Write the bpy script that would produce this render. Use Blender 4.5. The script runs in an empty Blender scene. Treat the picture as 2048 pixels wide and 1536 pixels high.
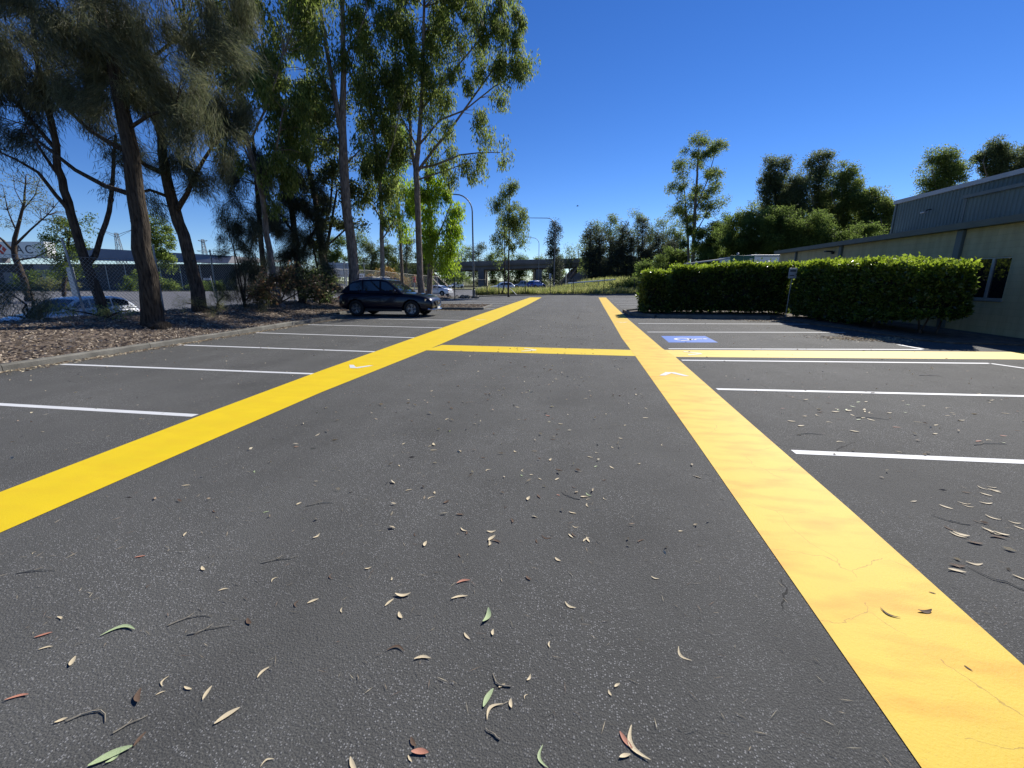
import bpy, bmesh, math, random
import numpy as np
from mathutils import Vector, Matrix

random.seed(7); RNG = np.random.default_rng(7)
SC = bpy.context.scene
COL = SC.collection
PI = math.pi

# ------------------------------------------------------------------ camera
F_PX, CXP, CYP, VXP, VYP, HCAM = 869.0, 1024.0, 768.0, 1168.0, 560.0, 1.65
PITCH = math.atan((CYP - VYP) / F_PX)
def _ray0(px, py):
    x = (px - CXP) / F_PX; y = -(py - CYP) / F_PX
    return x, math.cos(PITCH) + y * math.sin(PITCH), -math.sin(PITCH) + y * math.cos(PITCH)
_v = _ray0(VXP, VYP)
YAW = math.atan2(_v[0], _v[1])            # the bays run along +Y, the camera looks a little to the left of that
CYW, SYW = math.cos(YAW), math.sin(YAW)
def ray(px, py):
    x, f, u = _ray0(px, py)
    return x * CYW - f * SYW, x * SYW + f * CYW, u
def G(px, py, z=0.0):                      # the ground point a pixel looks at
    x, y, u = ray(px, py); t = (z - HCAM) / u
    return Vector((x * t, y * t, z))
def AX(px, py, X):
    x, y, u = ray(px, py); t = X / x
    return Vector((X, y * t, HCAM + u * t))
def AY(px, py, Y):
    x, y, u = ray(px, py); t = Y / y
    return Vector((x * t, Y, HCAM + u * t))
def W(px, py, d):                          # a point at the horizontal distance d ahead
    f = _ray0(px, py)[1]; x, y, u = ray(px, py); t = d / f
    return Vector((x * t, y * t, HCAM + u * t))
def CF(x0, y0, z=0.0):                     # right / ahead of the camera -> place
    return Vector((x0 * CYW - y0 * SYW, x0 * SYW + y0 * CYW, z))

cam_d = bpy.data.cameras.new('camera'); cam = bpy.data.objects.new('camera', cam_d); COL.objects.link(cam)
cam_d.sensor_width = 36.0; cam_d.lens = F_PX / 2048 * 36.0; cam_d.clip_start = 0.05; cam_d.clip_end = 4000
cam.location = (0, 0, HCAM); cam.rotation_euler = (PI / 2 - PITCH, 0, YAW)
SC.camera = cam
SC.render.resolution_x, SC.render.resolution_y = 1024, 768

# ------------------------------------------------------------------ sky, sun, exposure
SUN_AZ, SUN_EL = math.radians(31), math.radians(38)
w = bpy.data.worlds.new('World'); SC.world = w; w.use_nodes = True
nt = w.node_tree; nt.nodes.clear()
sky = nt.nodes.new('ShaderNodeTexSky'); sky.sky_type = 'NISHITA'; sky.sun_disc = False
sky.sun_elevation = SUN_EL; sky.sun_rotation = SUN_AZ
sky.altitude = 300; sky.air_density = 0.8; sky.dust_density = 0.0; sky.ozone_density = 5.5
bg = nt.nodes.new('ShaderNodeBackground'); bg.inputs[1].default_value = 0.098
wo = nt.nodes.new('ShaderNodeOutputWorld')
hs_ = nt.nodes.new('ShaderNodeHueSaturation'); hs_.inputs['Saturation'].default_value = 1.2; hs_.inputs['Hue'].default_value = 0.512
nt.links.new(sky.outputs[0], hs_.inputs['Color']); nt.links.new(hs_.outputs[0], bg.inputs[0]); nt.links.new(bg.outputs[0], wo.inputs[0])
sl = bpy.data.lights.new('sun', 'SUN'); sl.energy = 5.0; sl.angle = math.radians(0.5); sl.color = (1.0, 0.955, 0.88)
so = bpy.data.objects.new('sun', sl); COL.objects.link(so)
sd = Vector((math.sin(SUN_AZ) * math.cos(SUN_EL), math.cos(SUN_AZ) * math.cos(SUN_EL), math.sin(SUN_EL)))
so.rotation_euler = sd.to_track_quat('Z', 'Y').to_euler(); so.location = sd * 80
vs = SC.view_settings; vs.view_transform = 'Standard'; vs.look = 'None'; vs.exposure = 0.4; vs.gamma = 1
SC.render.engine = 'CYCLES'

# ------------------------------------------------------------------ materials
def _new(name):
    m = bpy.data.materials.new(name); m.use_nodes = True
    return m, m.node_tree.nodes, m.node_tree.links, m.node_tree.nodes['Principled BSDF']
def N(nodes, kind, **kw):
    n = nodes.new(kind)
    for k, v in kw.items(): setattr(n, k, v)
    return n
def ramp(nodes, stops):
    r = nodes.new('ShaderNodeValToRGB'); e = r.color_ramp.elements
    while len(e) < len(stops): e.new(0.5)
    for el, (p, c) in zip(e, stops):
        el.position = p; el.color = (*c, 1) if len(c) == 3 else c
    return r
def mat(name, col, rough=0.6, metal=0.0, var=0.18, scale=6.0, bump=0.0, bscale=None, spec=0.4, coat=0.0):
    """plain surface with cloudy variation of its own colour and a little relief"""
    m, n, l, b = _new(name)
    tc = N(n, 'ShaderNodeTexCoord')
    nz = N(n, 'ShaderNodeTexNoise'); nz.inputs['Scale'].default_value = scale; nz.inputs['Detail'].default_value = 5
    l.new(tc.outputs['Object'], nz.inputs['Vector'])
    lo = tuple(max(0, c * (1 - var)) for c in col); hi = tuple(min(1, c * (1 + var)) for c in col)
    r = ramp(n, [(0.3, lo), (0.7, hi)]); l.new(nz.outputs['Fac'], r.inputs['Fac']); l.new(r.outputs[0], b.inputs['Base Color'])
    b.inputs['Roughness'].default_value = rough; b.inputs['Metallic'].default_value = metal
    b.inputs['Specular IOR Level'].default_value = spec
    if coat: b.inputs['Coat Weight'].default_value = coat; b.inputs['Coat Roughness'].default_value = 0.04
    if bump:
        n2 = N(n, 'ShaderNodeTexNoise'); n2.inputs['Scale'].default_value = bscale or scale * 6; n2.inputs['Detail'].default_value = 4
        l.new(tc.outputs['Object'], n2.inputs['Vector'])
        bp = N(n, 'ShaderNodeBump'); bp.inputs['Strength'].default_value = bump; bp.inputs['Distance'].default_value = 0.02
        l.new(n2.outputs['Fac'], bp.inputs['Height']); l.new(bp.outputs[0], b.inputs['Normal'])
    return m
def leafmat(name, cols, trans=0.45, rough=0.45, gloss=0.25):
    """each leaf takes one of a spread of tones; part of the light goes through it"""
    m, n, l, b = _new(name)
    g = N(n, 'ShaderNodeNewGeometry')
    k = len(cols); r = ramp(n, [(i / max(1, k - 1), c) for i, c in enumerate(cols)])
    l.new(g.outputs['Random Per Island'], r.inputs['Fac'])
    l.new(r.outputs[0], b.inputs['Base Color']); b.inputs['Roughness'].default_value = rough; b.inputs['Specular IOR Level'].default_value = gloss
    t = N(n, 'ShaderNodeBsdfTranslucent'); hs = N(n, 'ShaderNodeHueSaturation'); hs.inputs['Value'].default_value = 2.4; hs.inputs['Saturation'].default_value = 1.1
    l.new(r.outputs[0], hs.inputs['Color']); l.new(hs.outputs[0], t.inputs['Color'])
    mx = N(n, 'ShaderNodeMixShader'); mx.inputs[0].default_value = trans
    out = [x for x in n if x.type == 'OUTPUT_MATERIAL'][0]
    l.new(b.outputs[0], mx.inputs[1]); l.new(t.outputs[0], mx.inputs[2]); l.new(mx.outputs[0], out.inputs[0])
    return m
def asphalt(name, base, speck, bumpy=0.5, cracks=True):
    m, n, l, b = _new(name)
    tc = N(n, 'ShaderNodeTexCoord')
    def noise(s, d=4, rough=0.6):
        x = N(n, 'ShaderNodeTexNoise'); x.inputs['Scale'].default_value = s; x.inputs['Detail'].default_value = d; x.inputs['Roughness'].default_value = rough
        l.new(tc.outputs['Object'], x.inputs['Vector']); return x
    big = noise(0.35, 6); mid = noise(2.2, 5); fine = noise(170, 4, 0.85)
    r1 = ramp(n, [(0.3, tuple(c * 0.87 for c in base)), (0.72, tuple(c * 1.15 for c in base))]); l.new(big.outputs['Fac'], r1.inputs['Fac'])
    r2 = ramp(n, [(0.25, (0.91,) * 3), (0.75, (1.08,) * 3)]); l.new(mid.outputs['Fac'], r2.inputs['Fac'])
    mul = N(n, 'ShaderNodeMixRGB', blend_type='MULTIPLY'); mul.inputs[0].default_value = 1
    l.new(r1.outputs[0], mul.inputs[1]); l.new(r2.outputs[0], mul.inputs[2])
    r3 = ramp(n, [(0.32, (0.35,) * 3), (0.68, (1.75,) * 3)]); l.new(fine.outputs['Fac'], r3.inputs['Fac'])
    mul2 = N(n, 'ShaderNodeMixRGB', blend_type='MULTIPLY'); mul2.inputs[0].default_value = 1
    l.new(mul.outputs[0], mul2.inputs[1]); l.new(r3.outputs[0], mul2.inputs[2])
    # chips of stone in the binder
    vo = N(n, 'ShaderNodeTexVoronoi'); vo.inputs['Scale'].default_value = 110; l.new(tc.outputs['Object'], vo.inputs['Vector'])
    sep = N(n, 'ShaderNodeSeparateColor'); l.new(vo.outputs['Color'], sep.inputs[0])
    a = N(n, 'ShaderNodeMath', operation='GREATER_THAN'); a.inputs[1].default_value = 0.72; l.new(sep.outputs[0], a.inputs[0])
    d = N(n, 'ShaderNodeMath', operation='LESS_THAN'); d.inputs[1].default_value = 0.36; l.new(vo.outputs['Distance'], d.inputs[0])
    md = N(n, 'ShaderNodeMath', operation='MULTIPLY'); l.new(a.outputs[0], md.inputs[0]); l.new(d.outputs[0], md.inputs[1])
    patch = noise(0.9, 3); pr = ramp(n, [(0.35, (0.15,) * 3), (0.65, (0.9,) * 3)]); l.new(patch.outputs['Fac'], pr.inputs['Fac'])
    md2 = N(n, 'ShaderNodeMath', operation='MULTIPLY'); l.new(md.outputs[0], md2.inputs[0]); l.new(pr.outputs[0], md2.inputs[1])
    mx = N(n, 'ShaderNodeMixRGB'); l.new(md2.outputs[0], mx.inputs[0]); l.new(mul2.outputs[0], mx.inputs[1]); mx.inputs[2].default_value = (*speck, 1)
    col = mx
    if cracks:
        # faint wheel paths along the lane, and old oil drips in the bays
        mp = N(n, 'ShaderNodeMapping'); mp.inputs['Scale'].default_value = (1.1, .045, 1); l.new(tc.outputs['Object'], mp.inputs[0])
        tr = N(n, 'ShaderNodeTexNoise'); tr.inputs['Scale'].default_value = 1.0; tr.inputs['Detail'].default_value = 3; l.new(mp.outputs[0], tr.inputs['Vector'])
        trr = ramp(n, [(0.35, (0.93,) * 3), (0.65, (1.07,) * 3)]); l.new(tr.outputs['Fac'], trr.inputs['Fac'])
        m4 = N(n, 'ShaderNodeMixRGB', blend_type='MULTIPLY'); m4.inputs[0].default_value = 1; l.new(mx.outputs[0], m4.inputs[1]); l.new(trr.outputs[0], m4.inputs[2])
        wob = noise(6, 3); ao = N(n, 'ShaderNodeMixRGB', blend_type='ADD'); ao.inputs[0].default_value = 0.12; l.new(tc.outputs['Object'], ao.inputs[1]); l.new(wob.outputs['Color'], ao.inputs[2])
        vs_ = N(n, 'ShaderNodeTexVoronoi', voronoi_dimensions='2D'); vs_.inputs['Scale'].default_value = 0.42; l.new(ao.outputs[0], vs_.inputs['Vector'])
        osr = ramp(n, [(0.0, (0.84,) * 3), (0.16, (1,) * 3)]); l.new(vs_.outputs['Distance'], osr.inputs['Fac'])
        mx = N(n, 'ShaderNodeMixRGB', blend_type='MULTIPLY'); mx.inputs[0].default_value = 1; l.new(m4.outputs[0], mx.inputs[1]); l.new(osr.outputs[0], mx.inputs[2])
        wv = noise(1.3, 4); ad = N(n, 'ShaderNodeMixRGB', blend_type='ADD'); ad.inputs[0].default_value = 0.5
        l.new(tc.outputs['Object'], ad.inputs[1]); l.new(wv.outputs['Color'], ad.inputs[2])
        vc = N(n, 'ShaderNodeTexVoronoi', feature='DISTANCE_TO_EDGE', voronoi_dimensions='2D'); vc.inputs['Scale'].default_value = 0.33; l.new(ad.outputs[0], vc.inputs['Vector'])
        lt = N(n, 'ShaderNodeMath', operation='LESS_THAN'); lt.inputs[1].default_value = 0.0016; l.new(vc.outputs['Distance'], lt.inputs[0])
        gate = noise(0.5, 2); gt = N(n, 'ShaderNodeMath', operation='GREATER_THAN'); gt.inputs[1].default_value = 0.58; l.new(gate.outputs['Fac'], gt.inputs[0])
        mm = N(n, 'ShaderNodeMath', operation='MULTIPLY'); l.new(lt.outputs[0], mm.inputs[0]); l.new(gt.outputs[0], mm.inputs[1])
        m3 = N(n, 'ShaderNodeMath', operation='MULTIPLY'); m3.inputs[1].default_value = 0.75; l.new(mm.outputs[0], m3.inputs[0])
        col = N(n, 'ShaderNodeMixRGB'); l.new(m3.outputs[0], col.inputs[0]); l.new(mx.outputs[0], col.inputs[1]); col.inputs[2].default_value = (0.012, 0.012, 0.012, 1)
    l.new(col.outputs[0], b.inputs['Base Color']); b.inputs['Roughness'].default_value = 0.9; b.inputs['Specular IOR Level'].default_value = 0.25
    bp = N(n, 'ShaderNodeBump'); bp.inputs['Strength'].default_value = bumpy; bp.inputs['Distance'].default_value = 0.004
    hm = N(n, 'ShaderNodeMath', operation='SUBTRACT'); l.new(fine.outputs['Fac'], hm.inputs[0]); l.new(vo.outputs['Distance'], hm.inputs[1])
    l.new(hm.outputs[0], bp.inputs['Height']); l.new(bp.outputs[0], b.inputs['Normal'])
    return m
def paint(name, col, stain=None, stain_amt=0.0, wear=0.0, cracks=False, under=(0.06, 0.06, 0.06)):
    m, n, l, b = _new(name)
    tc = N(n, 'ShaderNodeTexCoord')
    def noise(s, d=4, st=None):
        x = N(n, 'ShaderNodeTexNoise'); x.inputs['Scale'].default_value = s; x.inputs['Detail'].default_value = d
        if st:
            mp = N(n, 'ShaderNodeMapping'); mp.inputs['Scale'].default_value = st; l.new(tc.outputs['Object'], mp.inputs[0]); l.new(mp.outputs[0], x.inputs['Vector'])
        else: l.new(tc.outputs['Object'], x.inputs['Vector'])
        return x
    b1 = noise(3.0); r = ramp(n, [(0.3, tuple(c * 0.93 for c in col)), (0.7, col)]); l.new(b1.outputs['Fac'], r.inputs['Fac']); c = r
    if stain:
        s = noise(2.6, 5, (0.8, 2.2, 1)); sr = ramp(n, [(0.46, (0, 0, 0)), (0.72, (stain_amt,) * 3)]); l.new(s.outputs['Fac'], sr.inputs['Fac'])
        mx = N(n, 'ShaderNodeMixRGB'); l.new(sr.outputs[0], mx.inputs[0]); l.new(c.outputs[0], mx.inputs[1]); mx.inputs[2].default_value = (*stain, 1); c = mx
    if wear:
        f = noise(120, 3); fr = ramp(n, [(0.62, (0, 0, 0)), (0.8, (wear,) * 3)]); l.new(f.outputs['Fac'], fr.inputs['Fac'])
        mx = N(n, 'ShaderNodeMixRGB'); l.new(fr.outputs[0], mx.inputs[0]); l.new(c.outputs[0], mx.inputs[1]); mx.inputs[2].default_value = (*under, 1); c = mx
    if cracks:
        wv = noise(2.5, 5); ad = N(n, 'ShaderNodeMixRGB', blend_type='ADD'); ad.inputs[0].default_value = 0.35
        l.new(tc.outputs['Object'], ad.inputs[1]); l.new(wv.outputs['Color'], ad.inputs[2])
        vc = N(n, 'ShaderNodeTexVoronoi', feature='DISTANCE_TO_EDGE', voronoi_dimensions='2D'); vc.inputs['Scale'].default_value = 1.7; l.new(ad.outputs[0], vc.inputs['Vector'])
        lt = N(n, 'ShaderNodeMath', operation='LESS_THAN'); lt.inputs[1].default_value = 0.0035; l.new(vc.outputs['Distance'], lt.inputs[0])
        gate = noise(1.1, 2); gt = N(n, 'ShaderNodeMath', operation='GREATER_THAN'); gt.inputs[1].default_value = 0.5; l.new(gate.outputs['Fac'], gt.inputs[0])
        mm = N(n, 'ShaderNodeMath', operation='MULTIPLY'); l.new(lt.outputs[0], mm.inputs[0]); l.new(gt.outputs[0], mm.inputs[1])
        m3 = N(n, 'ShaderNodeMath', operation='MULTIPLY'); m3.inputs[1].default_value = 0.55; l.new(mm.outputs[0], m3.inputs[0])
        mx = N(n, 'ShaderNodeMixRGB'); l.new(m3.outputs[0], mx.inputs[0]); l.new(c.outputs[0], mx.inputs[1]); mx.inputs[2].default_value = (0.3, 0.16, 0.01, 1); c = mx
    l.new(c.outputs[0], b.inputs['Base Color']); b.inputs['Roughness'].default_value = 0.65; b.inputs['Specular IOR Level'].default_value = 0.3
    fb = noise(90, 3); bp = N(n, 'ShaderNodeBump'); bp.inputs['Strength'].default_value = 0.3; bp.inputs['Distance'].default_value = 0.004
    l.new(fb.outputs['Fac'], bp.inputs['Height']); l.new(bp.outputs[0], b.inputs['Normal'])
    return m
def bark(name, a, c):
    m, n, l, b = _new(name)
    tc = N(n, 'ShaderNodeTexCoord'); mp = N(n, 'ShaderNodeMapping'); mp.inputs['Scale'].default_value = (14, 14, 2.4); l.new(tc.outputs['Object'], mp.inputs[0])
    nz = N(n, 'ShaderNodeTexNoise'); nz.inputs['Scale'].default_value = 1.6; nz.inputs['Detail'].default_value = 6; l.new(mp.outputs[0], nz.inputs['Vector'])
    r = ramp(n, [(0.32, a), (0.68, c)]); l.new(nz.outputs['Fac'], r.inputs['Fac']); l.new(r.outputs[0], b.inputs['Base Color'])
    b.inputs['Roughness'].default_value = 0.9; b.inputs['Specular IOR Level'].default_value = 0.15
    bp = N(n, 'ShaderNodeBump'); bp.inputs['Strength'].default_value = 1.0; bp.inputs['Distance'].default_value = 0.05
    l.new(nz.outputs['Fac'], bp.inputs['Height']); l.new(bp.outputs[0], b.inputs['Normal'])
    return m
def glassmat(name, col, rough=0.03):
    m, n, l, b = _new(name)
    b.inputs['Base Color'].default_value = (*col, 1); b.inputs['Roughness'].default_value = rough; b.inputs['Specular IOR Level'].default_value = 0.7
    nz = N(n, 'ShaderNodeTexNoise'); nz.inputs['Scale'].default_value = 0.8
    bp = N(n, 'ShaderNodeBump'); bp.inputs['Strength'].default_value = 0.02; l.new(nz.outputs['Fac'], bp.inputs['Height']); l.new(bp.outputs[0], b.inputs['Normal'])
    return m

M = {}
M['asphalt'] = asphalt('car_park_asphalt', (0.080, 0.0795, 0.074), (0.32, 0.317, 0.31), 0.7)
M['road'] = asphalt('road_asphalt', (0.13, 0.13, 0.135), (0.2, 0.2, 0.2), 0.2, False)
M['yellow'] = paint('fresh_yellow_paint', (0.76, 0.545, 0.009), (0.70, 0.46, 0.012), 0.6, 0.22)
M['yellow_old'] = paint('stained_yellow_paint', (0.72, 0.495, 0.034), (0.70, 0.32, 0.01), 0.9, 0.3, True)
M['yellow_pale'] = paint('pale_yellow_paint', (0.74, 0.545, 0.075), (0.72, 0.40, 0.025), 0.6, 0.1)
M['white'] = paint('white_line_paint', (0.66, 0.67, 0.665), wear=0.3)
M['white_faint'] = paint('worn_white_paint', (0.76, 0.70, 0.46), wear=0.4, under=(0.9, 0.6, 0.1))
M['blue'] = paint('blue_bay_paint', (0.018, 0.125, 0.5), wear=0.12)
M['concrete'] = mat('kerb_concrete', (0.15, 0.143, 0.122), 0.9, var=0.35, scale=3, bump=0.4, bscale=40)
M['conc_bridge'] = mat('bridge_concrete', (0.17, 0.155, 0.15), 0.9, var=0.25, scale=0.25, bump=0.2)
M['conc_pale'] = mat('pale_concrete', (0.55, 0.5, 0.4), 0.9, var=0.12, scale=0.6)
M['mulch'] = mat('mulch_bed_soil', (0.11, 0.085, 0.065), 0.95, var=0.5, scale=5, bump=0.9, bscale=25)
M['earth'] = mat('dry_earth_and_grass', (0.13, 0.13, 0.05), 0.95, var=0.4, scale=0.3, bump=0.5, bscale=6)
M['turf'] = mat('verge_turf', (0.10, 0.12, 0.035), 0.95, var=0.45, scale=0.6, bump=0.6, bscale=10)
M['chips'] = leafmat('mulch_litter', [(0.09, 0.07, 0.055), (0.2, 0.16, 0.12), (0.34, 0.28, 0.21), (0.48, 0.41, 0.32), (0.15, 0.11, 0.085), (0.3, 0.24, 0.18)], 0.08, 0.8)
M['litter'] = leafmat('dry_leaf_litter', [(0.35, 0.27, 0.17), (0.55, 0.48, 0.34), (0.2, 0.12, 0.08), (0.5, 0.44, 0.3), (0.12, 0.08, 0.06)], 0.1, 0.7)
M['leaf_tan'] = mat('tan_dry_leaf', (0.6, 0.5, 0.32), 0.7, var=0.25, scale=40)
M['leaf_green'] = mat('pale_green_leaf', (0.38, 0.46, 0.24), 0.6, var=0.2, scale=40)
M['leaf_red'] = mat('reddish_leaf', (0.45, 0.2, 0.13), 0.7, var=0.25, scale=40)
M['leaf_brown'] = mat('brown_leaf', (0.11, 0.07, 0.045), 0.8, var=0.3, scale=40)
M['twig'] = mat('dry_twig', (0.3, 0.26, 0.19), 0.85, var=0.3, scale=30)
M['bark_dark'] = bark('dark_furrowed_bark', (0.025, 0.02, 0.017), (0.11, 0.085, 0.065))
M['bark_oak'] = bark('casuarina_bark', (0.02, 0.016, 0.013), (0.085, 0.068, 0.05))
M['bark_gum'] = bark('grey_gum_bark', (0.09, 0.07, 0.06), (0.30, 0.25, 0.21))
M['bark_pale'] = bark('pale_gum_bark', (0.16, 0.13, 0.11), (0.42, 0.38, 0.32))
M['gum'] = leafmat('gum_leaves', [(0.05, 0.075, 0.02), (0.1, 0.135, 0.035), (0.15, 0.18, 0.055), (0.085, 0.105, 0.045), (0.21, 0.235, 0.085)], 0.55, 0.6, 0.1)
M['gum_bright'] = leafmat('bright_gum_leaves', [(0.1, 0.16, 0.02), (0.17, 0.24, 0.03), (0.23, 0.3, 0.05), (0.13, 0.18, 0.04)], 0.55)
M['gum_dark'] = leafmat('dark_gum_leaves', [(0.04, 0.055, 0.025), (0.075, 0.095, 0.04), (0.12, 0.14, 0.07), (0.07, 0.075, 0.045)], 0.55, 0.6, 0.1)
M['oak'] = leafmat('casuarina_needles', [(0.045, 0.056, 0.03), (0.085, 0.1, 0.055), (0.13, 0.14, 0.08), (0.065, 0.075, 0.045), (0.17, 0.165, 0.095)], 0.3, 0.6)
M['oak_dark'] = leafmat('dark_casuarina_needles', [(0.022, 0.028, 0.018), (0.05, 0.06, 0.035), (0.085, 0.09, 0.055)], 0.22, 0.6)
M['broad'] = leafmat('broad_green_leaves', [(0.04, 0.06, 0.02), (0.08, 0.11, 0.03), (0.14, 0.18, 0.05), (0.19, 0.23, 0.07)], 0.55, 0.6, 0.1)
M['wattle'] = leafmat('wattle_foliage', [(0.045, 0.07, 0.02), (0.075, 0.105, 0.03), (0.115, 0.15, 0.045), (0.06, 0.085, 0.03)], 0.55, 0.6, 0.1)
M['oak_far'] = leafmat('far_casuarina_needles', [(0.03, 0.038, 0.028), (0.055, 0.068, 0.045), (0.09, 0.1, 0.065)], 0.3, 0.6, 0.1)
M['vine'] = leafmat('vine_leaves', [(0.03, 0.04, 0.02), (0.07, 0.06, 0.035), (0.13, 0.075, 0.05), (0.045, 0.065, 0.02)], 0.35)
M['sparse'] = leafmat('sparse_yellow_leaves', [(0.12, 0.13, 0.05), (0.18, 0.18, 0.08), (0.09, 0.11, 0.05)], 0.4)
M['rust'] = leafmat('rusty_shrub_leaves', [(0.16, 0.09, 0.03), (0.22, 0.15, 0.05), (0.10, 0.10, 0.03), (0.24, 0.11, 0.05)], 0.35)
M['hedge'] = leafmat('hedge_leaves', [(0.02, 0.036, 0.007), (0.04, 0.065, 0.011), (0.08, 0.115, 0.02), (0.03, 0.052, 0.01), (0.13, 0.165, 0.035), (0.1, 0.13, 0.04)], 0.5, 0.28, 0.5)
M['hedge_sunlit'] = leafmat('sunlit_hedge_leaves', [(0.085, 0.12, 0.018), (0.13, 0.175, 0.025), (0.19, 0.235, 0.045), (0.11, 0.15, 0.025)], 0.55, 0.3, 0.5)  # sunlit hedge rim put into the leaf colour, with some yellower new growth
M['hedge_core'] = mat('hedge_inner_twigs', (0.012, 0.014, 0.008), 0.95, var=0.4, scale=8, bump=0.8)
M['weeds'] = leafmat('tall_grass', [(0.12, 0.15, 0.045), (0.19, 0.21, 0.075), (0.28, 0.265, 0.125), (0.14, 0.165, 0.05)], 0.45)
M['flower'] = mat('white_weed_flowers', (0.75, 0.76, 0.68), 0.8)
M['cream'] = mat('cream_block_wall', (0.50, 0.455, 0.27), 0.85, var=0.2, scale=0.9, bump=0.25, bscale=30)
def blockwall(name, col):
    m, n, l, b = _new(name)
    tc = N(n, 'ShaderNodeTexCoord'); sx = N(n, 'ShaderNodeSeparateXYZ'); l.new(tc.outputs['Object'], sx.inputs[0]); cb_ = N(n, 'ShaderNodeCombineXYZ'); l.new(sx.outputs[1], cb_.inputs[0]); l.new(sx.outputs[2], cb_.inputs[1])
    br = N(n, 'ShaderNodeTexBrick'); l.new(cb_.outputs[0], br.inputs['Vector']); br.inputs['Scale'].default_value = 1.0; br.inputs['Brick Width'].default_value = .4; br.inputs['Row Height'].default_value = .2; br.inputs['Mortar Size'].default_value = .006
    br.inputs['Color1'].default_value = (*col, 1); br.inputs['Color2'].default_value = (*[c * .93 for c in col], 1); br.inputs['Mortar'].default_value = (*[c * .8 for c in col], 1)
    mp = N(n, 'ShaderNodeMapping'); mp.inputs['Scale'].default_value = (3.2, .35, 1); l.new(cb_.outputs[0], mp.inputs[0])
    nz = N(n, 'ShaderNodeTexNoise'); nz.inputs['Scale'].default_value = 1.3; nz.inputs['Detail'].default_value = 6; l.new(mp.outputs[0], nz.inputs['Vector'])
    r = ramp(n, [(0.36, (0.68, 0.66, 0.62)), (0.6, (1.06, 1.05, 1.03))]); l.new(nz.outputs['Fac'], r.inputs['Fac'])
    mu = N(n, 'ShaderNodeMixRGB', blend_type='MULTIPLY'); mu.inputs[0].default_value = .38; l.new(br.outputs['Color'], mu.inputs[1]); l.new(r.outputs[0], mu.inputs[2]); l.new(mu.outputs[0], b.inputs['Base Color'])
    b.inputs['Roughness'].default_value = .9; b.inputs['Specular IOR Level'].default_value = .2
    bp = N(n, 'ShaderNodeBump'); bp.inputs['Strength'].default_value = .4; bp.inputs['Distance'].default_value = .01; bp.invert = True; l.new(br.outputs['Fac'], bp.inputs['Height']); l.new(bp.outputs[0], b.inputs['Normal'])
    return m
M['cream'] = blockwall('cream_block_wall', (0.45, 0.41, 0.25))
M['trim'] = mat('grey_green_trim', (0.085, 0.105, 0.10), 0.5, var=0.12, scale=2, spec=0.5)
M['clad'] = mat('grey_green_cladding', (0.085, 0.12, 0.112), 0.5, var=0.1, scale=1.0, spec=0.5)
M['roof'] = mat('grey_sheet_roof', (0.33, 0.35, 0.36), 0.45, var=0.1, scale=1.5)
M['alu'] = mat('aluminium_frame', (0.36, 0.36, 0.35), 0.45, 0.4, var=0.08)
M['glass'] = glassmat('dark_window_glass', (0.012, 0.015, 0.017))
M['carglass'] = glassmat('car_glass', (0.01, 0.013, 0.016))
M['galv'] = mat('galvanised_steel', (0.30, 0.31, 0.32), 0.5, 0.55, var=0.15, scale=8)
M['wire'] = mat('galvanised_wire', (0.34, 0.34, 0.33), 0.5, 0.3, var=0.15)
M['blackpost'] = mat('black_fence_post', (0.018, 0.018, 0.02), 0.6, var=0.2)
M['blackwire'] = mat('black_fence_wire', (0.03, 0.03, 0.032), 0.6, var=0.2)
M['lamp_grey'] = mat('lamp_post_grey', (0.15, 0.155, 0.165), 0.5, 0.3, var=0.15)
M['navy'] = mat('navy_car_paint', (0.002, 0.003, 0.014), 0.3, 0.2, var=0.04, spec=0.3, coat=0.45)
M['carwhite'] = mat('white_car_paint', (0.74, 0.76, 0.78), 0.3, 0.0, var=0.03, coat=0.8)
M['carblue'] = mat('blue_car_paint', (0.025, 0.07, 0.30), 0.3, 0.2, var=0.04, coat=0.8)
M['carsilver'] = mat('silver_car_paint', (0.42, 0.43, 0.45), 0.35, 0.4, var=0.04, coat=0.6)
M['rubber'] = mat('tyre_rubber', (0.014, 0.014, 0.014), 0.85, var=0.2, scale=20)
M['blackplastic'] = mat('black_plastic', (0.012, 0.012, 0.013), 0.55, var=0.15)
M['chrome'] = mat('chrome_trim', (0.65, 0.66, 0.68), 0.12, 1.0, var=0.03)
M['rim'] = mat('grey_alloy_rim', (0.22, 0.22, 0.23), 0.35, 0.8, var=0.1)
M['lens'] = mat('headlight_lens', (0.55, 0.57, 0.6), 0.1, 0.2, var=0.05)
M['tail'] = mat('red_tail_lens', (0.25, 0.01, 0.01), 0.2, var=0.1)
M['plate'] = mat('number_plate', (0.72, 0.72, 0.68), 0.5, var=0.05)
M['signwhite'] = mat('white_sign_sheet', (0.74, 0.75, 0.75), 0.5, var=0.05)
M['signgrey'] = mat('grey_sign_back', (0.38, 0.40, 0.43), 0.5, 0.2, var=0.12, scale=1)
M['signgreen'] = mat('green_sign_sheet', (0.008, 0.075, 0.055), 0.5, var=0.08)
M['signblue'] = mat('blue_sign_sheet', (0.03, 0.06, 0.30), 0.5, var=0.08)
M['red'] = mat('red_enamel', (0.50, 0.03, 0.02), 0.5, var=0.1)
M['pinkpanel'] = mat('faded_orange_panel', (0.65, 0.30, 0.20), 0.6, var=0.15)
M['ink'] = mat('dark_sign_lettering', (0.06, 0.06, 0.07), 0.6, var=0.1)
M['ware'] = mat('warehouse_grey', (0.20, 0.20, 0.215), 0.7, var=0.12, scale=0.3)
M['waredark'] = mat('warehouse_dark_panel', (0.04, 0.042, 0.048), 0.7, var=0.2, scale=0.5)
M['lattice'] = mat('pylon_steel', (0.20, 0.21, 0.22), 0.6, 0.3, var=0.1)

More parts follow.
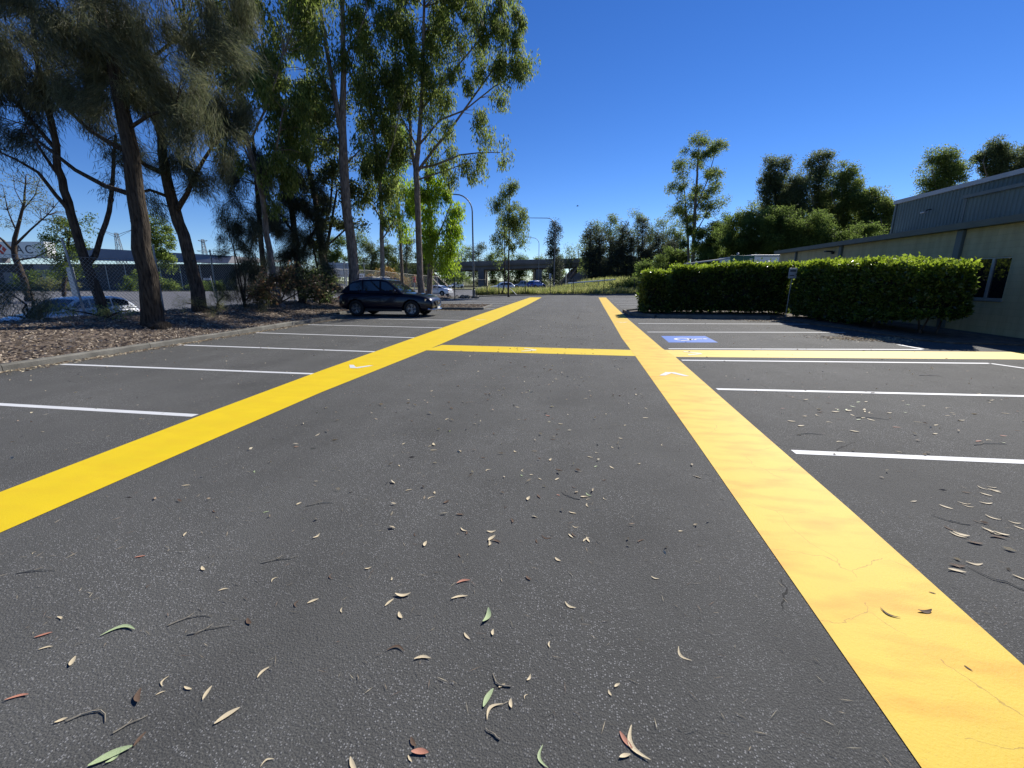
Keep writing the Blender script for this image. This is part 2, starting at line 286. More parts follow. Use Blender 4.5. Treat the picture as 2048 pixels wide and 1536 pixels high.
# ------------------------------------------------------------------ mesh helpers
class MB:
    def __init__(s): s.v = []; s.f = []
    def add(s, vs, fs):
        k = len(s.v); s.v += [tuple(v) for v in vs]; s.f += [tuple(i + k for i in f) for f in fs]; return s
    def box(s, a, b, rot=None, org=None):
        x0, y0, z0 = a; x1, y1, z1 = b
        vs = [Vector(p) for p in ((x0, y0, z0), (x1, y0, z0), (x1, y1, z0), (x0, y1, z0), (x0, y0, z1), (x1, y0, z1), (x1, y1, z1), (x0, y1, z1))]
        if rot is not None: vs = [rot @ v for v in vs]
        if org is not None: vs = [v + Vector(org) for v in vs]
        return s.add(vs, [(3, 2, 1, 0), (4, 5, 6, 7), (0, 1, 5, 4), (1, 2, 6, 5), (2, 3, 7, 6), (3, 0, 4, 7)])
    def tube(s, pts, rad, n=6, cap=True):
        pts = [Vector(p) for p in pts]
        if not hasattr(rad, '__len__'): rad = [rad] * len(pts)
        rings = []; up = Vector((0.13, 0.21, 0.97)); k = len(s.v)
        t0 = (pts[1] - pts[0]).normalized(); side = t0.cross(up)
        if side.length < 0.1: side = t0.cross(Vector((1, 0, 0)))
        for i, p in enumerate(pts):
            t = (pts[min(i + 1, len(pts) - 1)] - pts[max(i - 1, 0)]).normalized()
            side = (side - t * side.dot(t)).normalized(); o = t.cross(side)
            for j in range(n):
                a = 2 * PI * j / n; s.v.append(tuple(p + (side * math.cos(a) + o * math.sin(a)) * rad[i]))
        for i in range(len(pts) - 1):
            for j in range(n):
                a = k + i * n + j; b = k + i * n + (j + 1) % n; s.f.append((a, b, b + n, a + n))
        if cap:
            s.f.append(tuple(k + j for j in range(n))[::-1]); s.f.append(tuple(k + (len(pts) - 1) * n + j for j in range(n)))
        return s
    def lathe(s, prof, n=16, axis='z', org=(0, 0, 0)):
        k = len(s.v)
        for r, h in prof:
            for j in range(n):
                a = 2 * PI * j / n; c, d = r * math.cos(a), r * math.sin(a)
                p = (c, d, h) if axis == 'z' else ((c, h, d) if axis == 'y' else (h, c, d))
                s.v.append((p[0] + org[0], p[1] + org[1], p[2] + org[2]))
        for i in range(len(prof) - 1):
            for j in range(n):
                a = k + i * n + j; b = k + i * n + (j + 1) % n; s.f.append((a, b, b + n, a + n))
        return s
    def prism(s, poly, z0, z1):
        k = len(poly)
        return s.add([(x, y, z0) for x, y in poly] + [(x, y, z1) for x, y in poly],
                     [tuple(range(k))[::-1], tuple(range(k, 2 * k))] + [(i, (i + 1) % k, (i + 1) % k + k, i + k) for i in range(k)])
    def mesh(s, name, m=None, smooth=False):
        me = bpy.data.meshes.new(name); me.from_pydata(s.v, [], s.f); me.validate()
        if m is not None: me.materials.append(M[m] if isinstance(m, str) else m)
        if smooth: me.polygons.foreach_set('use_smooth', [True] * len(me.polygons))
        me.update(); return me
    def obj(s, name, m, parent=None, smooth=False, bevel=0.0, **kw):
        return link(name, s.mesh(name, m, smooth), parent, bevel, **kw)
def link(name, me, parent=None, bevel=0.0, loc=None, rot=None):
    o = bpy.data.objects.new(name, me); COL.objects.link(o)
    if parent is not None: o.parent = parent
    if loc is not None: o.location = loc
    if rot is not None: o.rotation_euler = rot
    if bevel:
        b = o.modifiers.new('bevel', 'BEVEL'); b.width = bevel; b.segments = 2; b.limit_method = 'ANGLE'
    return o
def tag(o, label, cat, group=None, kind=None):
    o['label'] = label
    if cat: o['category'] = cat
    if group: o['group'] = group
    if kind: o['kind'] = kind
    return o
def struct(o, label=None):
    o['kind'] = 'structure'
    if label: o['label'] = label
    return o
def thing(name, label, cat, loc=(0, 0, 0), rz=0.0, group=None):
    o = bpy.data.objects.new(name, None); COL.objects.link(o); o.location = loc; o.rotation_euler = (0, 0, rz); o.empty_display_size = 0.2
    return tag(o, label, cat, group)
def sheet(name, pts, z, m, parent=None, label=None):
    """flat polygon; pts in the plane"""
    me = bpy.data.meshes.new(name); me.from_pydata([(p[0], p[1], z) for p in pts], [], [tuple(range(len(pts)))])
    me.materials.append(M[m]); me.update()
    if me.polygons[0].normal.z < 0: me.flip_normals()
    o = link(name, me, parent)
    if label: o['label'] = label
    return o
def npmesh(name, V, F, m, smooth=False):
    """numpy vertices and equal-sized faces"""
    me = bpy.data.meshes.new(name); k = F.shape[1]; nf = len(F)
    me.vertices.add(len(V)); me.vertices.foreach_set('co', np.ascontiguousarray(V, np.float32).ravel())
    me.loops.add(nf * k); me.loops.foreach_set('vertex_index', np.ascontiguousarray(F, np.int32).ravel())
    me.polygons.add(nf); me.polygons.foreach_set('loop_start', np.arange(0, nf * k, k, dtype=np.int32))
    try: me.polygons.foreach_set('loop_total', np.full(nf, k, np.int32))
    except Exception: pass
    me.materials.append(M[m]); me.update(calc_edges=True)
    return me
def unit(a): return a / np.maximum(np.linalg.norm(a, axis=1, keepdims=True), 1e-9)
def leaves(P, D, L, Wd, fold=0.25):
    """diamond leaves at P along D: arrays -> vertices, quads"""
    n = len(P); D = unit(D); S = unit(np.cross(D, RNG.normal(size=(n, 3)))); U = np.cross(D, S)
    L = np.asarray(L).reshape(-1, 1); Wd = np.asarray(Wd).reshape(-1, 1)
    mid = P + D * L * 0.45
    V = np.stack([P, mid + S * Wd * 0.5 + U * Wd * fold, P + D * L, mid - S * Wd * 0.5 + U * Wd * fold], 1).reshape(-1, 3)
    i = np.arange(n)[:, None] * 4
    return V, np.concatenate([i, i + 1, i + 2, i + 3], 1)
def smooth01(a, b, x):
    t = np.clip((x - a) / (b - a), 0, 1); return t * t * (3 - 2 * t)

# ------------------------------------------------------------------ ground, car park, road
sheet_o = struct(sheet('ground', [(-900, -300), (900, -300), (900, 1200), (-900, 1200)], -0.62, 'earth'))
lot = struct(sheet('car_park_asphalt', [(-17, -12), (14.2, -12), (14.2, 53), (-3.5, 50.5), (-8.9, 46.5), (-11.6, 41.8), (-17, 36)], 0.0, 'asphalt'))
sk = MB()
edge = [(-17, -12), (14.2, -12), (14.2, 53), (-3.5, 50.5), (-8.9, 46.5), (-11.6, 41.8), (-17, 36)]
k = len(edge)
sk.add([(x, y, -0.001) for x, y in edge] + [(x, y, -0.7) for x, y in edge], [(i, (i + 1) % k, (i + 1) % k + k, i + k) for i in range(k)])
sk.obj('car_park_edge', 'concrete', lot)
rp = [(-18.2, -40), (-18.2, 30), (-15.2, 41), (-12.5, 49)] + [tuple(CF(x, y)[:2]) for x, y in ((2, 74), (40, 82), (90, 84), (90, 102), (-20, 99), (-45, 93), (-70, 88), (-110, 84))] + [(-150, 20), (-150, -40)]
road = struct(sheet('road', rp, -0.5, 'road'))

# painted markings: parts of the car park surface
def stripe(name, pts, z, m): return sheet(name, pts, z, m, lot)
def bar(a, b, wd):
    a, b = Vector(a[:2]), Vector(b[:2]); d = (b - a).normalized(); n_ = Vector((-d.y, d.x)) * wd / 2
    return [a + n_, b + n_, b - n_, a - n_]
stripe('yellow_stripe', [(-4.4, -2), (-4.54, 2.48), (-4.67, 4.49), (-4.79, 7.31), (-4.87, 13.03), (-5.0, 21.37), (-5.05, 32), (-5.11, 42.9), (-4.0, 43.0), (-3.72, 30), (-3.6, 19), (-3.68, 10), (-3.85, 5.8), (-3.83, 3.64), (-3.8, 2.0), (-3.78, -2)], 0.004, 'yellow')
stripe('yellow_stripe', [(1.2, -2), (1.22, 1.4), (1.22, 4.4), (1.19, 9.9), (1.15, 13), (1.2, 18), (1.3, 30), (1.45, 43.7), (2.17, 43.8), (2.03, 31), (1.95, 19.1), (1.98, 11.1), (2.05, 10.0), (2.01, 5.3), (2.0, 3.26), (1.97, 1.9), (1.95, -2)], 0.004, 'yellow_old')
stripe('yellow_stripe', [(-3.72, 9.92), (1.22, 9.88), (1.22, 10.76), (-3.6, 10.84)], 0.002, 'yellow')
stripe('yellow_stripe', [(1.98, 9.9), (9.33, 10.76), (12.3, 11.1), (12.3, 12.15), (10.3, 11.92), (1.98, 10.9)], 0.002, 'yellow_pale')
WL = 0.105
left = [((-11, 4.53), (-4.74, 4.5)), ((-10.35, 7.05), (-4.72, 7.01)), ((-10.4, 9.75), (-4.72, 9.52)), ((-10.5, 12.5), (-4.7, 12.1)), ((-10.5, 15.15), (-4.76, 14.85)), ((-10.7, 18.0), (-4.92, 17.8))]
for a, b in left: stripe('bay_line', bar(a, b, WL), 0.002, 'white')
for i, y in enumerate((25.65, 28.4, 31.2, 34.0, 36.9, 39.7, 42.6)):
    stripe('bay_line', bar((-11.5 if y > 29 else -5.9, y - .25), (-5.15, y), 0.11), 0.002, 'white')
right = [((2.1, 4.4), (5.9, 4.55)), ((2.1, 6.97), (8.2, 7.35)), ((2.1, 9.5), (8.21, 10.12)), ((8.21, 10.12), (8.9, 8.5)), ((2.12, 11.1), (8.2, 11.95)), ((2.1, 14.68), (8.4, 15.6)), ((2.15, 17.58), (8.6, 18.35)), ((8.28, 12.05), (8.2, 12.8))]
for a, b in right: stripe('bay_line', bar(a, b, WL), 0.003, 'white')
for i in range(7): stripe('bay_line', bar((2.3, 25.8 + i * 2.65), (7.6, 26.0 + i * 2.65), 0.11), 0.002, 'white')
# arrows on the stripes
def chevron(c, ang, s, m, z):
    c = Vector(c); r = Matrix.Rotation(ang, 2)
    pts = [Vector(p) for p in ((-1, -.55), (-.62, -.55), (0, .28), (.62, -.55), (1, -.55), (.3, .62), (-.3, .62))]
    return stripe('arrow_marking', [c + r @ (p * s) for p in pts], z, m)
chevron((1.63, 8.0), 0.05, .26, 'white', 0.007)
chevron((-4.3, 7.75), PI, .26, 'white', 0.007)
chevron((-1.25, 10.36), -PI / 2, .28, 'white_faint', 0.006)
chevron((2.55, 10.45), -PI / 2, .30, 'white_faint', 0.006)
chevron((1.58, 18.0), PI, .25, 'white_faint', 0.007)
chevron((-4.3, 18.2), PI, .25, 'white_faint', 0.007)
# accessible bay panel and its symbol
ctr = Vector((3.01, 13.08)); ax = Vector((1.32, .21)) / 2; ay = Vector((-.03, -1.43)) / 2
stripe('accessible_bay_panel', [ctr - ax - ay, ctr + ax - ay, ctr + ax + ay, ctr - ax + ay], 0.002, 'blue')
sy = MB()
def sp(u, v): q = ctr + ax * u * 1.0 + ay * v; return (q.x, q.y, 0.005)
def arcs(c, r0, r1, a0, a1, n=18, kx=1.0):
    vs = []; fs = []
    for i in range(n + 1):
        a = a0 + (a1 - a0) * i / n
        vs += [sp(c[0] + r0 * math.cos(a) * kx, c[1] + r0 * math.sin(a)), sp(c[0] + r1 * math.cos(a) * kx, c[1] + r1 * math.sin(a))]
        if i: fs.append((2 * i - 2, 2 * i - 1, 2 * i + 1, 2 * i))
    sy.add(vs, fs)
def seg(a, b, wd):
    a, b = Vector(a), Vector(b); d = (b - a).normalized(); n_ = Vector((-d.y, d.x)) * wd / 2
    sy.add([sp(*(a + n_)), sp(*(b + n_)), sp(*(b - n_)), sp(*(a - n_))], [(0, 1, 2, 3)])
arcs((-.22, .08), .27, .40, 2.2, 7.1); seg((.08, -.15), (.08, -.15 + .01), .01)
seg((.02, .02), (.62, -.02), .13); seg((.02, -.06), (.02, .34), .13); seg((-.02, .34), (-.42, .52), .12); seg((.26, 0), (.26, .3), .1)
arcs((.74, -.03), .0, .10, 0, 2 * PI)
sym = sy.obj('wheelchair_symbol', 'white', lot)

# ------------------------------------------------------------------ kerbs
def kerb(path, wd=0.15, h=0.13, z=0.0, seglen=3.0, into=1):
    """concrete kerb cast in lengths with open joints; children of one structure"""
    root = bpy.data.objects.new('kerb', None); COL.objects.link(root); struct(root)
    for a, b in zip(path[:-1], path[1:]):
        a, b = Vector(a), Vector(b); d = b - a; n = max(1, round(d.length / seglen)); u = d.normalized(); s = Vector((-u.y, u.x)) * into
        for i in range(n):
            p = a + d * (i / n) + u * 0.006; q = a + d * ((i + 1) / n) - u * 0.006
            dz = random.uniform(-.006, .006)
            prof = [(0, -.1), (0.01, h - .03), (0.035, h + dz), (wd, h + dz), (wd, -.1)]
            m_ = MB(); vs = [(e.x + s.x * o, e.y + s.y * o, z + hh) for e in (p, q) for o, hh in prof]; k = len(prof)
            m_.add(vs, [tuple(range(k)), tuple(range(k, 2 * k))[::-1]] + [(j, (j + 1) % k, (j + 1) % k + k, j + k) for j in range(k)])
            m_.obj('kerb_length', 'concrete', root)
    return root
kerb([(-10.56, -8), (-10.56, 12), (-10.75, 15), (-10.6, 18.45), (-11.75, 18.75), (-11.75, 23.9), (-6.2, 24.2), (-5.6, 24.6), (-5.75, 27.9), (-11.5, 28.2), (-11.75, 33), (-12.0, 38.5)])
kerb([(-12.0, 38.5), (-11.4, 41.6), (-8.7, 46.0), (-3.6, 49.8), (7, 52), (13.9, 52.6)])
kerb([(8.0, 20.6), (3.3, 20.7), (2.35, 21.6), (2.25, 24.2), (2.9, 25.1), (9.5, 25.3)][::-1], into=-1)
def far_kerb(pts): kerb([tuple(CF(x, y)[:2]) for x, y in pts], 0.25, 0.16, -0.5, 8.0)
far_kerb([(-110, 84), (-70, 88), (-45, 93), (-20, 99), (90, 102)])

# ------------------------------------------------------------------ planting beds
def vnoise(X, Y, s):
    return (np.sin(X * 1.7 / s + 1.3) * np.cos(Y * 1.1 / s + .4) + np.sin(X * .7 / s - Y * 1.9 / s) * .6) * .5
def bed_edge(Y): return np.where(Y < 12, -10.70, np.where(Y < 18.6, -10.85, -11.9))
def bed_z(X, Y):
    X = np.asarray(X, float); Y = np.asarray(Y, float); s = np.maximum(0, bed_edge(Y) - X)
    z = .10 + .42 * smooth01(0, 3.6, s) * (1 - .65 * smooth01(30, 41, Y)) + .025 * vnoise(X, Y, .6) * smooth01(0, 1, s)
    return z * (1 - smooth01(-15.7, -17.6, X)) - .6 * smooth01(-15.7, -17.6, X)
def bedz(x, y): return float(bed_z(x, y))
ys = np.linspace(-8, 41, 140); us = np.linspace(0, 1, 40)
YY, UU = np.meshgrid(ys, us, indexing='ij'); E_ = bed_edge(YY); XX = E_ + (-18.6 - E_) * UU
ZZ = bed_z(XX, YY)
def gridmesh(name, X, Y, Z, m):
    a, b = X.shape; V = np.stack([X, Y, Z], 2).reshape(-1, 3); i = np.arange(a * b).reshape(a, b)
    F = np.stack([i[:-1, :-1], i[1:, :-1], i[1:, 1:], i[:-1, 1:]], 2).reshape(-1, 4)
    me = npmesh(name, V, F, m); me.polygons.foreach_set('use_smooth', [True] * len(F))
    if me.polygons[0].normal.z < 0: me.flip_normals()
    return me
bed = struct(link('garden_bed', gridmesh('garden_bed', XX, YY, ZZ, 'mulch')), 'raised bed of bark mulch between the kerb and the wire fence')
isl = [(-11.9, 24.05), (-6.25, 24.35), (-5.75, 24.7), (-5.9, 27.75), (-11.9, 28.05)]
MB().prism(isl, 0.003, 0.105).obj('garden_bed', 'mulch')
struct(bpy.data.objects['garden_bed.001'], 'mulched island behind the dark car')
MB().prism([(2.5, 21.6), (3.4, 20.85), (8.1, 20.75), (8.45, 18.95), (8.85, 16.95), (9.25, 13.7), (9.7, 13.15), (11.6, 13.05), (12.5, 22), (12.5, 25.15), (3, 24.95), (2.4, 24.1)], 0.003, 0.05).obj('garden_bed', 'mulch')
struct(bpy.data.objects['garden_bed.002'], 'bed of bare soil under the clipped hedges')

def scatter(name, X, Y, Z, L, Wd, m, parent=None, tilt=.35, label=None):
    n = len(X); a = RNG.uniform(0, 2 * PI, n)
    D = np.stack([np.cos(a), np.sin(a), RNG.normal(0, tilt, n)], 1)
    V, F = leaves(np.stack([X, Y, Z], 1), D, L, Wd, .12)
    o = link(name, npmesh(name, V, F, m), parent); o['kind'] = 'stuff'
    if label: o['label'] = label
    return o
n = 60000
Yc = 2 + 38 * RNG.random(n) ** 1.3; Xc = bed_edge(Yc) - RNG.random(n) ** 1.2 * 5.8
tag(scatter('mulch_chips', Xc, Yc, bed_z(Xc, Yc) + RNG.uniform(.0, .035, n), RNG.uniform(.05, .14, n), RNG.uniform(.015, .04, n), 'chips'), 'bark chips and dry leaves covering the garden bed', 'mulch')
n = 7000
Xc = RNG.uniform(-11.8, -5.9, n); Yc = RNG.uniform(24.4, 27.7, n)
tag(scatter('mulch_chips', Xc, Yc, .11 + RNG.uniform(0, .03, n), RNG.uniform(.06, .14, n), RNG.uniform(.02, .04, n), 'chips'), 'pale bark chips on the island behind the dark car', 'mulch')
# litter lying in the gutters and blown into a drift
def litter(n, fx, fy, label, lo=.04, hi=.1):
    keep = ~(((fx > 1.1) & (fx < 2.1)) | ((fx > -5) & (fx < -3.6))); fx, fy = fx[keep], fy[keep]; n = len(fx)
    o = scatter('leaf_litter', fx, fy, np.full(n, .006) + RNG.uniform(0, .012, n), RNG.uniform(lo, hi, n), RNG.uniform(.012, .025, n), 'litter', None, .12)
    return tag(o, label, 'leaf litter')
n = 2600; t = RNG.random(n); litter(n, -10.5 + np.abs(RNG.normal(0, .14, n)), 5 + t * 13, 'dry leaves gathered along the foot of the kerb')
n = 1500; litter(n, RNG.normal(8.0, .55, n), RNG.normal(13.9, .28, n), 'drift of brown leaves beside the hedge shadow')
n = 420; litter(n, RNG.normal(7.3, .5, n), RNG.normal(19.6, .35, n), 'dry leaves lying below the small white sign')
n = 900; litter(n, RNG.uniform(-10.5, -6.3, n), 23.9 - np.abs(RNG.normal(0, .2, n)), 'dry leaves lying along the island kerb beside the dark car')
n = 1500
r_ = RNG.random(n); litter(n, RNG.uniform(-10, 8, n), 2.5 + 34 * r_ ** 1.5, 'small leaf fragments strewn over the asphalt', .02, .07)
n = 420; litter(n, RNG.normal(-.9, 1.2, n), RNG.uniform(3, 24, n), 'fragments of leaf along the middle of the lane', .03, .09)

# grass beyond the end kerb: rises to a bank on the right
gx0 = np.linspace(-4.5, 60, 70); gy0 = np.linspace(0, 1, 30)
def grass_pt(a, b):
    """a across, b from the kerb (0) to the road (1)"""
    A = np.asarray(a, float); B = np.asarray(b, float)
    y_near = np.where(A < -4.6, 46.5 + (A + 8.6) * 1.05, np.where(A < 0, 50.6, 50.6 + (A - 0) * .12))
    y_far = 72 + (A + 8.6) * .2
    Y0 = y_near + (y_far - y_near) * B
    Z = -.02 - .35 * smooth01(0, .5, B) + 1.75 * smooth01(4, 16, A) * smooth01(.1, .9, B) + .9 * smooth01(16, 40, A) * smooth01(0, .8, B)
    return A, Y0, Z
AA, BB = np.meshgrid(gx0, gy0, indexing='ij'); A0, Y0, Z0 = grass_pt(AA, BB)
GX = A0 * CYW - Y0 * SYW; GY = A0 * SYW + Y0 * CYW
struct(link('grass_verge', gridmesh('grass_verge', GX, GY, Z0, 'turf')), 'weedy bank beyond the end of the car park')
def tufts(n, a_lo, a_hi, b_lo, b_hi, hmax):
    a = RNG.uniform(a_lo, a_hi, n); b = b_lo + (b_hi - b_lo) * RNG.random(n) ** 1.4
    A, Yq, Z = grass_pt(a, b); X = A * CYW - Yq * SYW; Y = A * SYW + Yq * CYW
    D = np.stack([RNG.normal(0, .35, n), RNG.normal(0, .35, n), np.ones(n)], 1)
    h = RNG.uniform(.25, 1, n) * hmax * (.6 + .5 * (vnoise(X, Y, 1.2) + .6))
    return leaves(np.stack([X, Y, Z - .03], 1), D, h, RNG.uniform(.04, .10, n))
V1, F1 = tufts(50000, -4.4, 22, 0.01, 1, 1.05)
o = link('tall_grass', npmesh('tall_grass', V1, F1, 'weeds')); tag(o, 'tall green grass and weeds on the bank behind the wire fence', 'grass', kind='stuff')
V2 = V1.reshape(-1, 4, 3)[RNG.choice(len(F1), 1500, replace=False)][:, 2] ; V2, F2 = leaves(V2, RNG.normal(size=(len(V2), 3)), RNG.uniform(.05, .1, len(V2)), RNG.uniform(.05, .09, len(V2)))
o = link('weed_flowers', npmesh('weed_flowers', V2, F2, 'flower')); tag(o, 'small white flower heads scattered through the tall grass', 'flowers', kind='stuff')

# ------------------------------------------------------------------ trees
PXM = 2.0                                  # photo pixels per rendered pixel
def skeleton(mb, lines, jitter=0.0, n=8):
    nodes = []
    for ln in lines:
        pts = [p for p, r in ln]; rad = [r for p, r in ln]
        # finer, slightly crooked
        P2 = []; R2 = []
        for i in range(len(pts) - 1):
            m_ = max(2, int((pts[i + 1] - pts[i]).length / 0.8))
            for j in range(m_):
                t = j / m_; q = pts[i].lerp(pts[i + 1], t)
                rr = rad[i] + (rad[i + 1] - rad[i]) * t
                if jitter and not (i == 0 and j == 0): q = q + Vector((random.gauss(0, 1), random.gauss(0, 1), random.gauss(0, .4))) * jitter * rr
                P2.append(q); R2.append(rr)
        P2.append(pts[-1]); R2.append(rad[-1])
        mb.tube(P2, R2, n)
        nodes += list(zip(P2, R2))
    return nodes
STY = {  # noqa  # leaf length, width, droop, shape
    'gum': dict(L=.22, W=.055, mode='hang'), 'oak': dict(L=.28, W=.013, mode='needle'),
    'broad': dict(L=.13, W=.07, mode='free'), 'fine': dict(L=.16, W=.05, mode='free'), 'bare': dict(L=.10, W=.05, mode='free')}
def foliage(clumps, d, sty, cov, nodes, twig_mb, thick=0.8, twigs=True, sub=1.0, scale=1.0):
    """clumps: (px, py, rx, ry[, depth shift]) seen outlines of leaf masses standing d metres ahead -> leaf vertices, faces"""
    s = STY[sty]; Vs = []; Fs = []; k = 0
    far = max(1.0, d / 26.0) ** (.6 if d < 45 else .7) * scale; cov = cov * (1.25 if sty == 'oak' and d < 30 else (1.5 if d < 35 else 1.3))
    L, Wd = s['L'] * far, s['W'] * far
    if nodes: NP = np.array([tuple(p) for p, r in nodes])
    for c in clumps:
        px, py, rx, ry = c[:4]; dd = d + (c[4] if len(c) > 4 else 0)
        m_px = dd / F_PX * 1.02
        leafpx = L * Wd * .5 * (1 / (m_px * PXM)) ** 2 * .6
        n = int(cov * PI * (rx / PXM) * (ry / PXM) / max(leafpx, .05))
        R = Vector((rx, 0, ry)) * m_px
        ns = max(3, int(sub * (2.6 if s['mode'] == 'needle' else (2.8 if d < 35 else 3.6)) * (R.x * R.z) / (far * .62) ** 2))
        cen = np.array(tuple(W(px, py, dd)))
        th = RNG.uniform(0, 2 * PI, ns); rr = np.sqrt(RNG.random(ns)); dep = RNG.normal(0, .45, ns) * max(R.x, .7) * thick
        sx = rr * np.cos(th) * R.x; sz = rr * np.sin(th) * R.z
        SCn = cen + np.stack([sx * CYW - dep * SYW, sx * SYW + dep * CYW, sz], 1)
        wts = RNG.uniform(.4, 1.6, ns); wts /= wts.sum()
        idx = RNG.choice(ns, n, p=wts)
        rs = (.215 if d < 35 else .235) * far * RNG.uniform(.6, 1.3, ns)
        if s['mode'] == 'hang':
            off = np.clip(RNG.normal(size=(n, 3)), -1.7, 1.7) * np.array([1, 1, 1.45]) * rs[idx][:, None]
            D = np.stack([RNG.normal(0, .33, n), RNG.normal(0, .33, n), -np.ones(n)], 1) + .25 * RNG.normal(size=(n, 3))
        elif s['mode'] == 'needle':
            axis = unit(np.stack([RNG.normal(.15, .55, ns), RNG.normal(0, .55, ns), RNG.normal(-.8, .4, ns)], 1))
            along = RNG.uniform(-.8, .8, n)[:, None] * far
            off = axis[idx] * along * .6 + RNG.normal(size=(n, 3)) * .15 * far
            D = axis[idx] + RNG.normal(size=(n, 3)) * .42 + np.array([0, 0, -.25])
        else:
            off = np.clip(RNG.normal(size=(n, 3)), -1.7, 1.7) * rs[idx][:, None] * np.array([1, 1, .8]); D = RNG.normal(size=(n, 3)) + np.array([0, 0, -.3])
        P = SCn[idx] + off
        V, F = leaves(P, D, L * RNG.uniform(.6, 1.25, n), Wd * RNG.uniform(.7, 1.3, n))
        Vs.append(V); Fs.append(F + k); k += len(V)
        if twigs and nodes:
            for q in SCn[:: (1 if ns < 40 else 2)]:
                dist = np.linalg.norm(NP - q, axis=1) + np.maximum(0, NP[:, 2] - q[2]) * 1.2
                j = int(dist.argmin()); a = nodes[j][0]; b = Vector(q)
                if (b - a).length < .25: continue
                r0 = min(nodes[j][1] * .55, .012 + .006 * (b - a).length) * max(1, far * .8)
                mid = a.lerp(b, .5) + Vector((random.gauss(0, .06), random.gauss(0, .06), (b - a).length * .1))
                twig_mb.tube([a, mid, b], [r0, r0 * .7, r0 * .3], 4, False)
    if not Vs: return None
    return np.concatenate(Vs), np.concatenate(Fs)
def tree(name, label, d, lines, clumps, sty, leafm, barkm, cov=1.3, base_z=None, cat='tree', group=None, thick=.8, jitter=.15, sub=1.0, scale=1.0, dshift=0.0):
    """lines: branch polylines [(px, py, radius)...] at distance d, first one the trunk; the foot is sunk to base_z"""
    L3 = []
    for i, ln in enumerate(lines):
        kd = 0 if i == 0 else random.uniform(-.9, .9)
        q = [(W(px, py, d + kd * (j / max(1, len(ln) - 1)) * 1.2), r) for j, (px, py, r) in enumerate(ln)]
        L3.append(q)
    foot = L3[0][0][0].copy()
    if base_z is not None:
        foot.z = base_z; p, r = L3[0][0]
        L3[0] = [(Vector((foot.x, foot.y, base_z - .08)), r * 1.35), (Vector((foot.x, foot.y, base_z + .15)).lerp(p, .15), r * 1.08)] + [x for x in L3[0] if x[0].z > base_z + .35]
    root = thing(name, label, cat, foot, 0, group)
    mb = MB(); nodes = skeleton(mb, L3, jitter)
    tw = MB(); res = foliage(clumps, d, sty, cov, nodes, tw, thick, True, sub, scale)
    off = -foot
    mb.v = [(x + off.x, y + off.y, z + off.z) for x, y, z in mb.v]
    mb.obj('trunk', barkm, root, smooth=True)
    if tw.v:
        tw.v = [(x + off.x, y + off.y, z + off.z) for x, y, z in tw.v]; tw.obj('branches', barkm, root)['kind'] = 'stuff'
    if res:
        V, F = res; link('crown', npmesh('crown', V + np.array(tuple(off)), F, leafm), root)['kind'] = 'stuff'
    return root

def bedfoot(px, py):
    """where a pixel meets the mulch bed"""
    x, y, u = ray(px, py); t = 2.0
    while t < 60:
        X, Y, Z = x * t, y * t, HCAM + u * t
        if X < -10.6 and Z <= bedz(X, Y): break
        t += .02
    return Vector((X, Y, bedz(X, Y))), t * _ray0(px, py)[1]

f1, d1 = bedfoot(312, 655)
tree('casuarina_tree', 'near casuarina with a stout furrowed trunk leaning over the mulch bed', d1,
     [[(312, 655, .28), (300, 600, .25), (285, 500, .225), (272, 400, .205), (258, 300, .185), (240, 200, .16), (215, 90, .13), (195, -40, .10), (185, -200, .06)],
      [(265, 390, .07), (210, 372, .06), (150, 340, .05), (60, 270, .035)], [(246, 300, .06), (180, 262, .05), (90, 175, .035)],
      [(240, 200, .06), (300, 120, .045), (370, 60, .03)], [(252, 260, .05), (300, 230, .04), (350, 215, .02)], [(222, 120, .05), (150, 60, .04), (90, 0, .03)]],
     [(330, 110, 110, 105), (235, 50, 120, 75), (110, 120, 90, 90), (330, 230, 75, 65), (410, 50, 80, 70), (160, 30, 90, 60), (280, 170, 70, 70), (300, -60, 160, 60), (180, 200, 70, 60)],
     'oak', 'oak', 'bark_oak', 1.25, f1.z, scale=1.0)
f2, d2 = bedfoot(212, 632)
tree('casuarina_tree', 'slender casuarina forking beside the leaning fence post', d2,
     [[(210, 632, .15), (185, 560, .14), (161, 493, .13), (142, 427, .12), (131, 381, .11), (118, 335, .10), (112, 290, .09), (90, 200, .08), (70, 100, .06), (60, -20, .04)],
      [(142, 427, .07), (110, 390, .055), (77, 345, .045), (30, 318, .03), (-10, 300, .025)], [(175, 530, .085), (191, 512, .08), (202, 471, .07), (219, 422, .065), (226, 345, .05), (232, 270, .04)],
      [(113, 300, .06), (70, 250, .05), (10, 180, .035)], [(125, 360, .05), (95, 320, .04), (50, 250, .03)]],
     [(30, 90, 75, 90), (20, 210, 60, 50), (110, 230, 60, 45), (60, 10, 90, 50), (-60, 120, 60, 110), (150, 150, 50, 60), (75, 300, 35, 22), (10, 295, 28, 20), (215, 320, 25, 40)],
     'oak', 'oak_dark', 'bark_dark', 1.15, f2.z)
f3, d3 = bedfoot(402, 624)
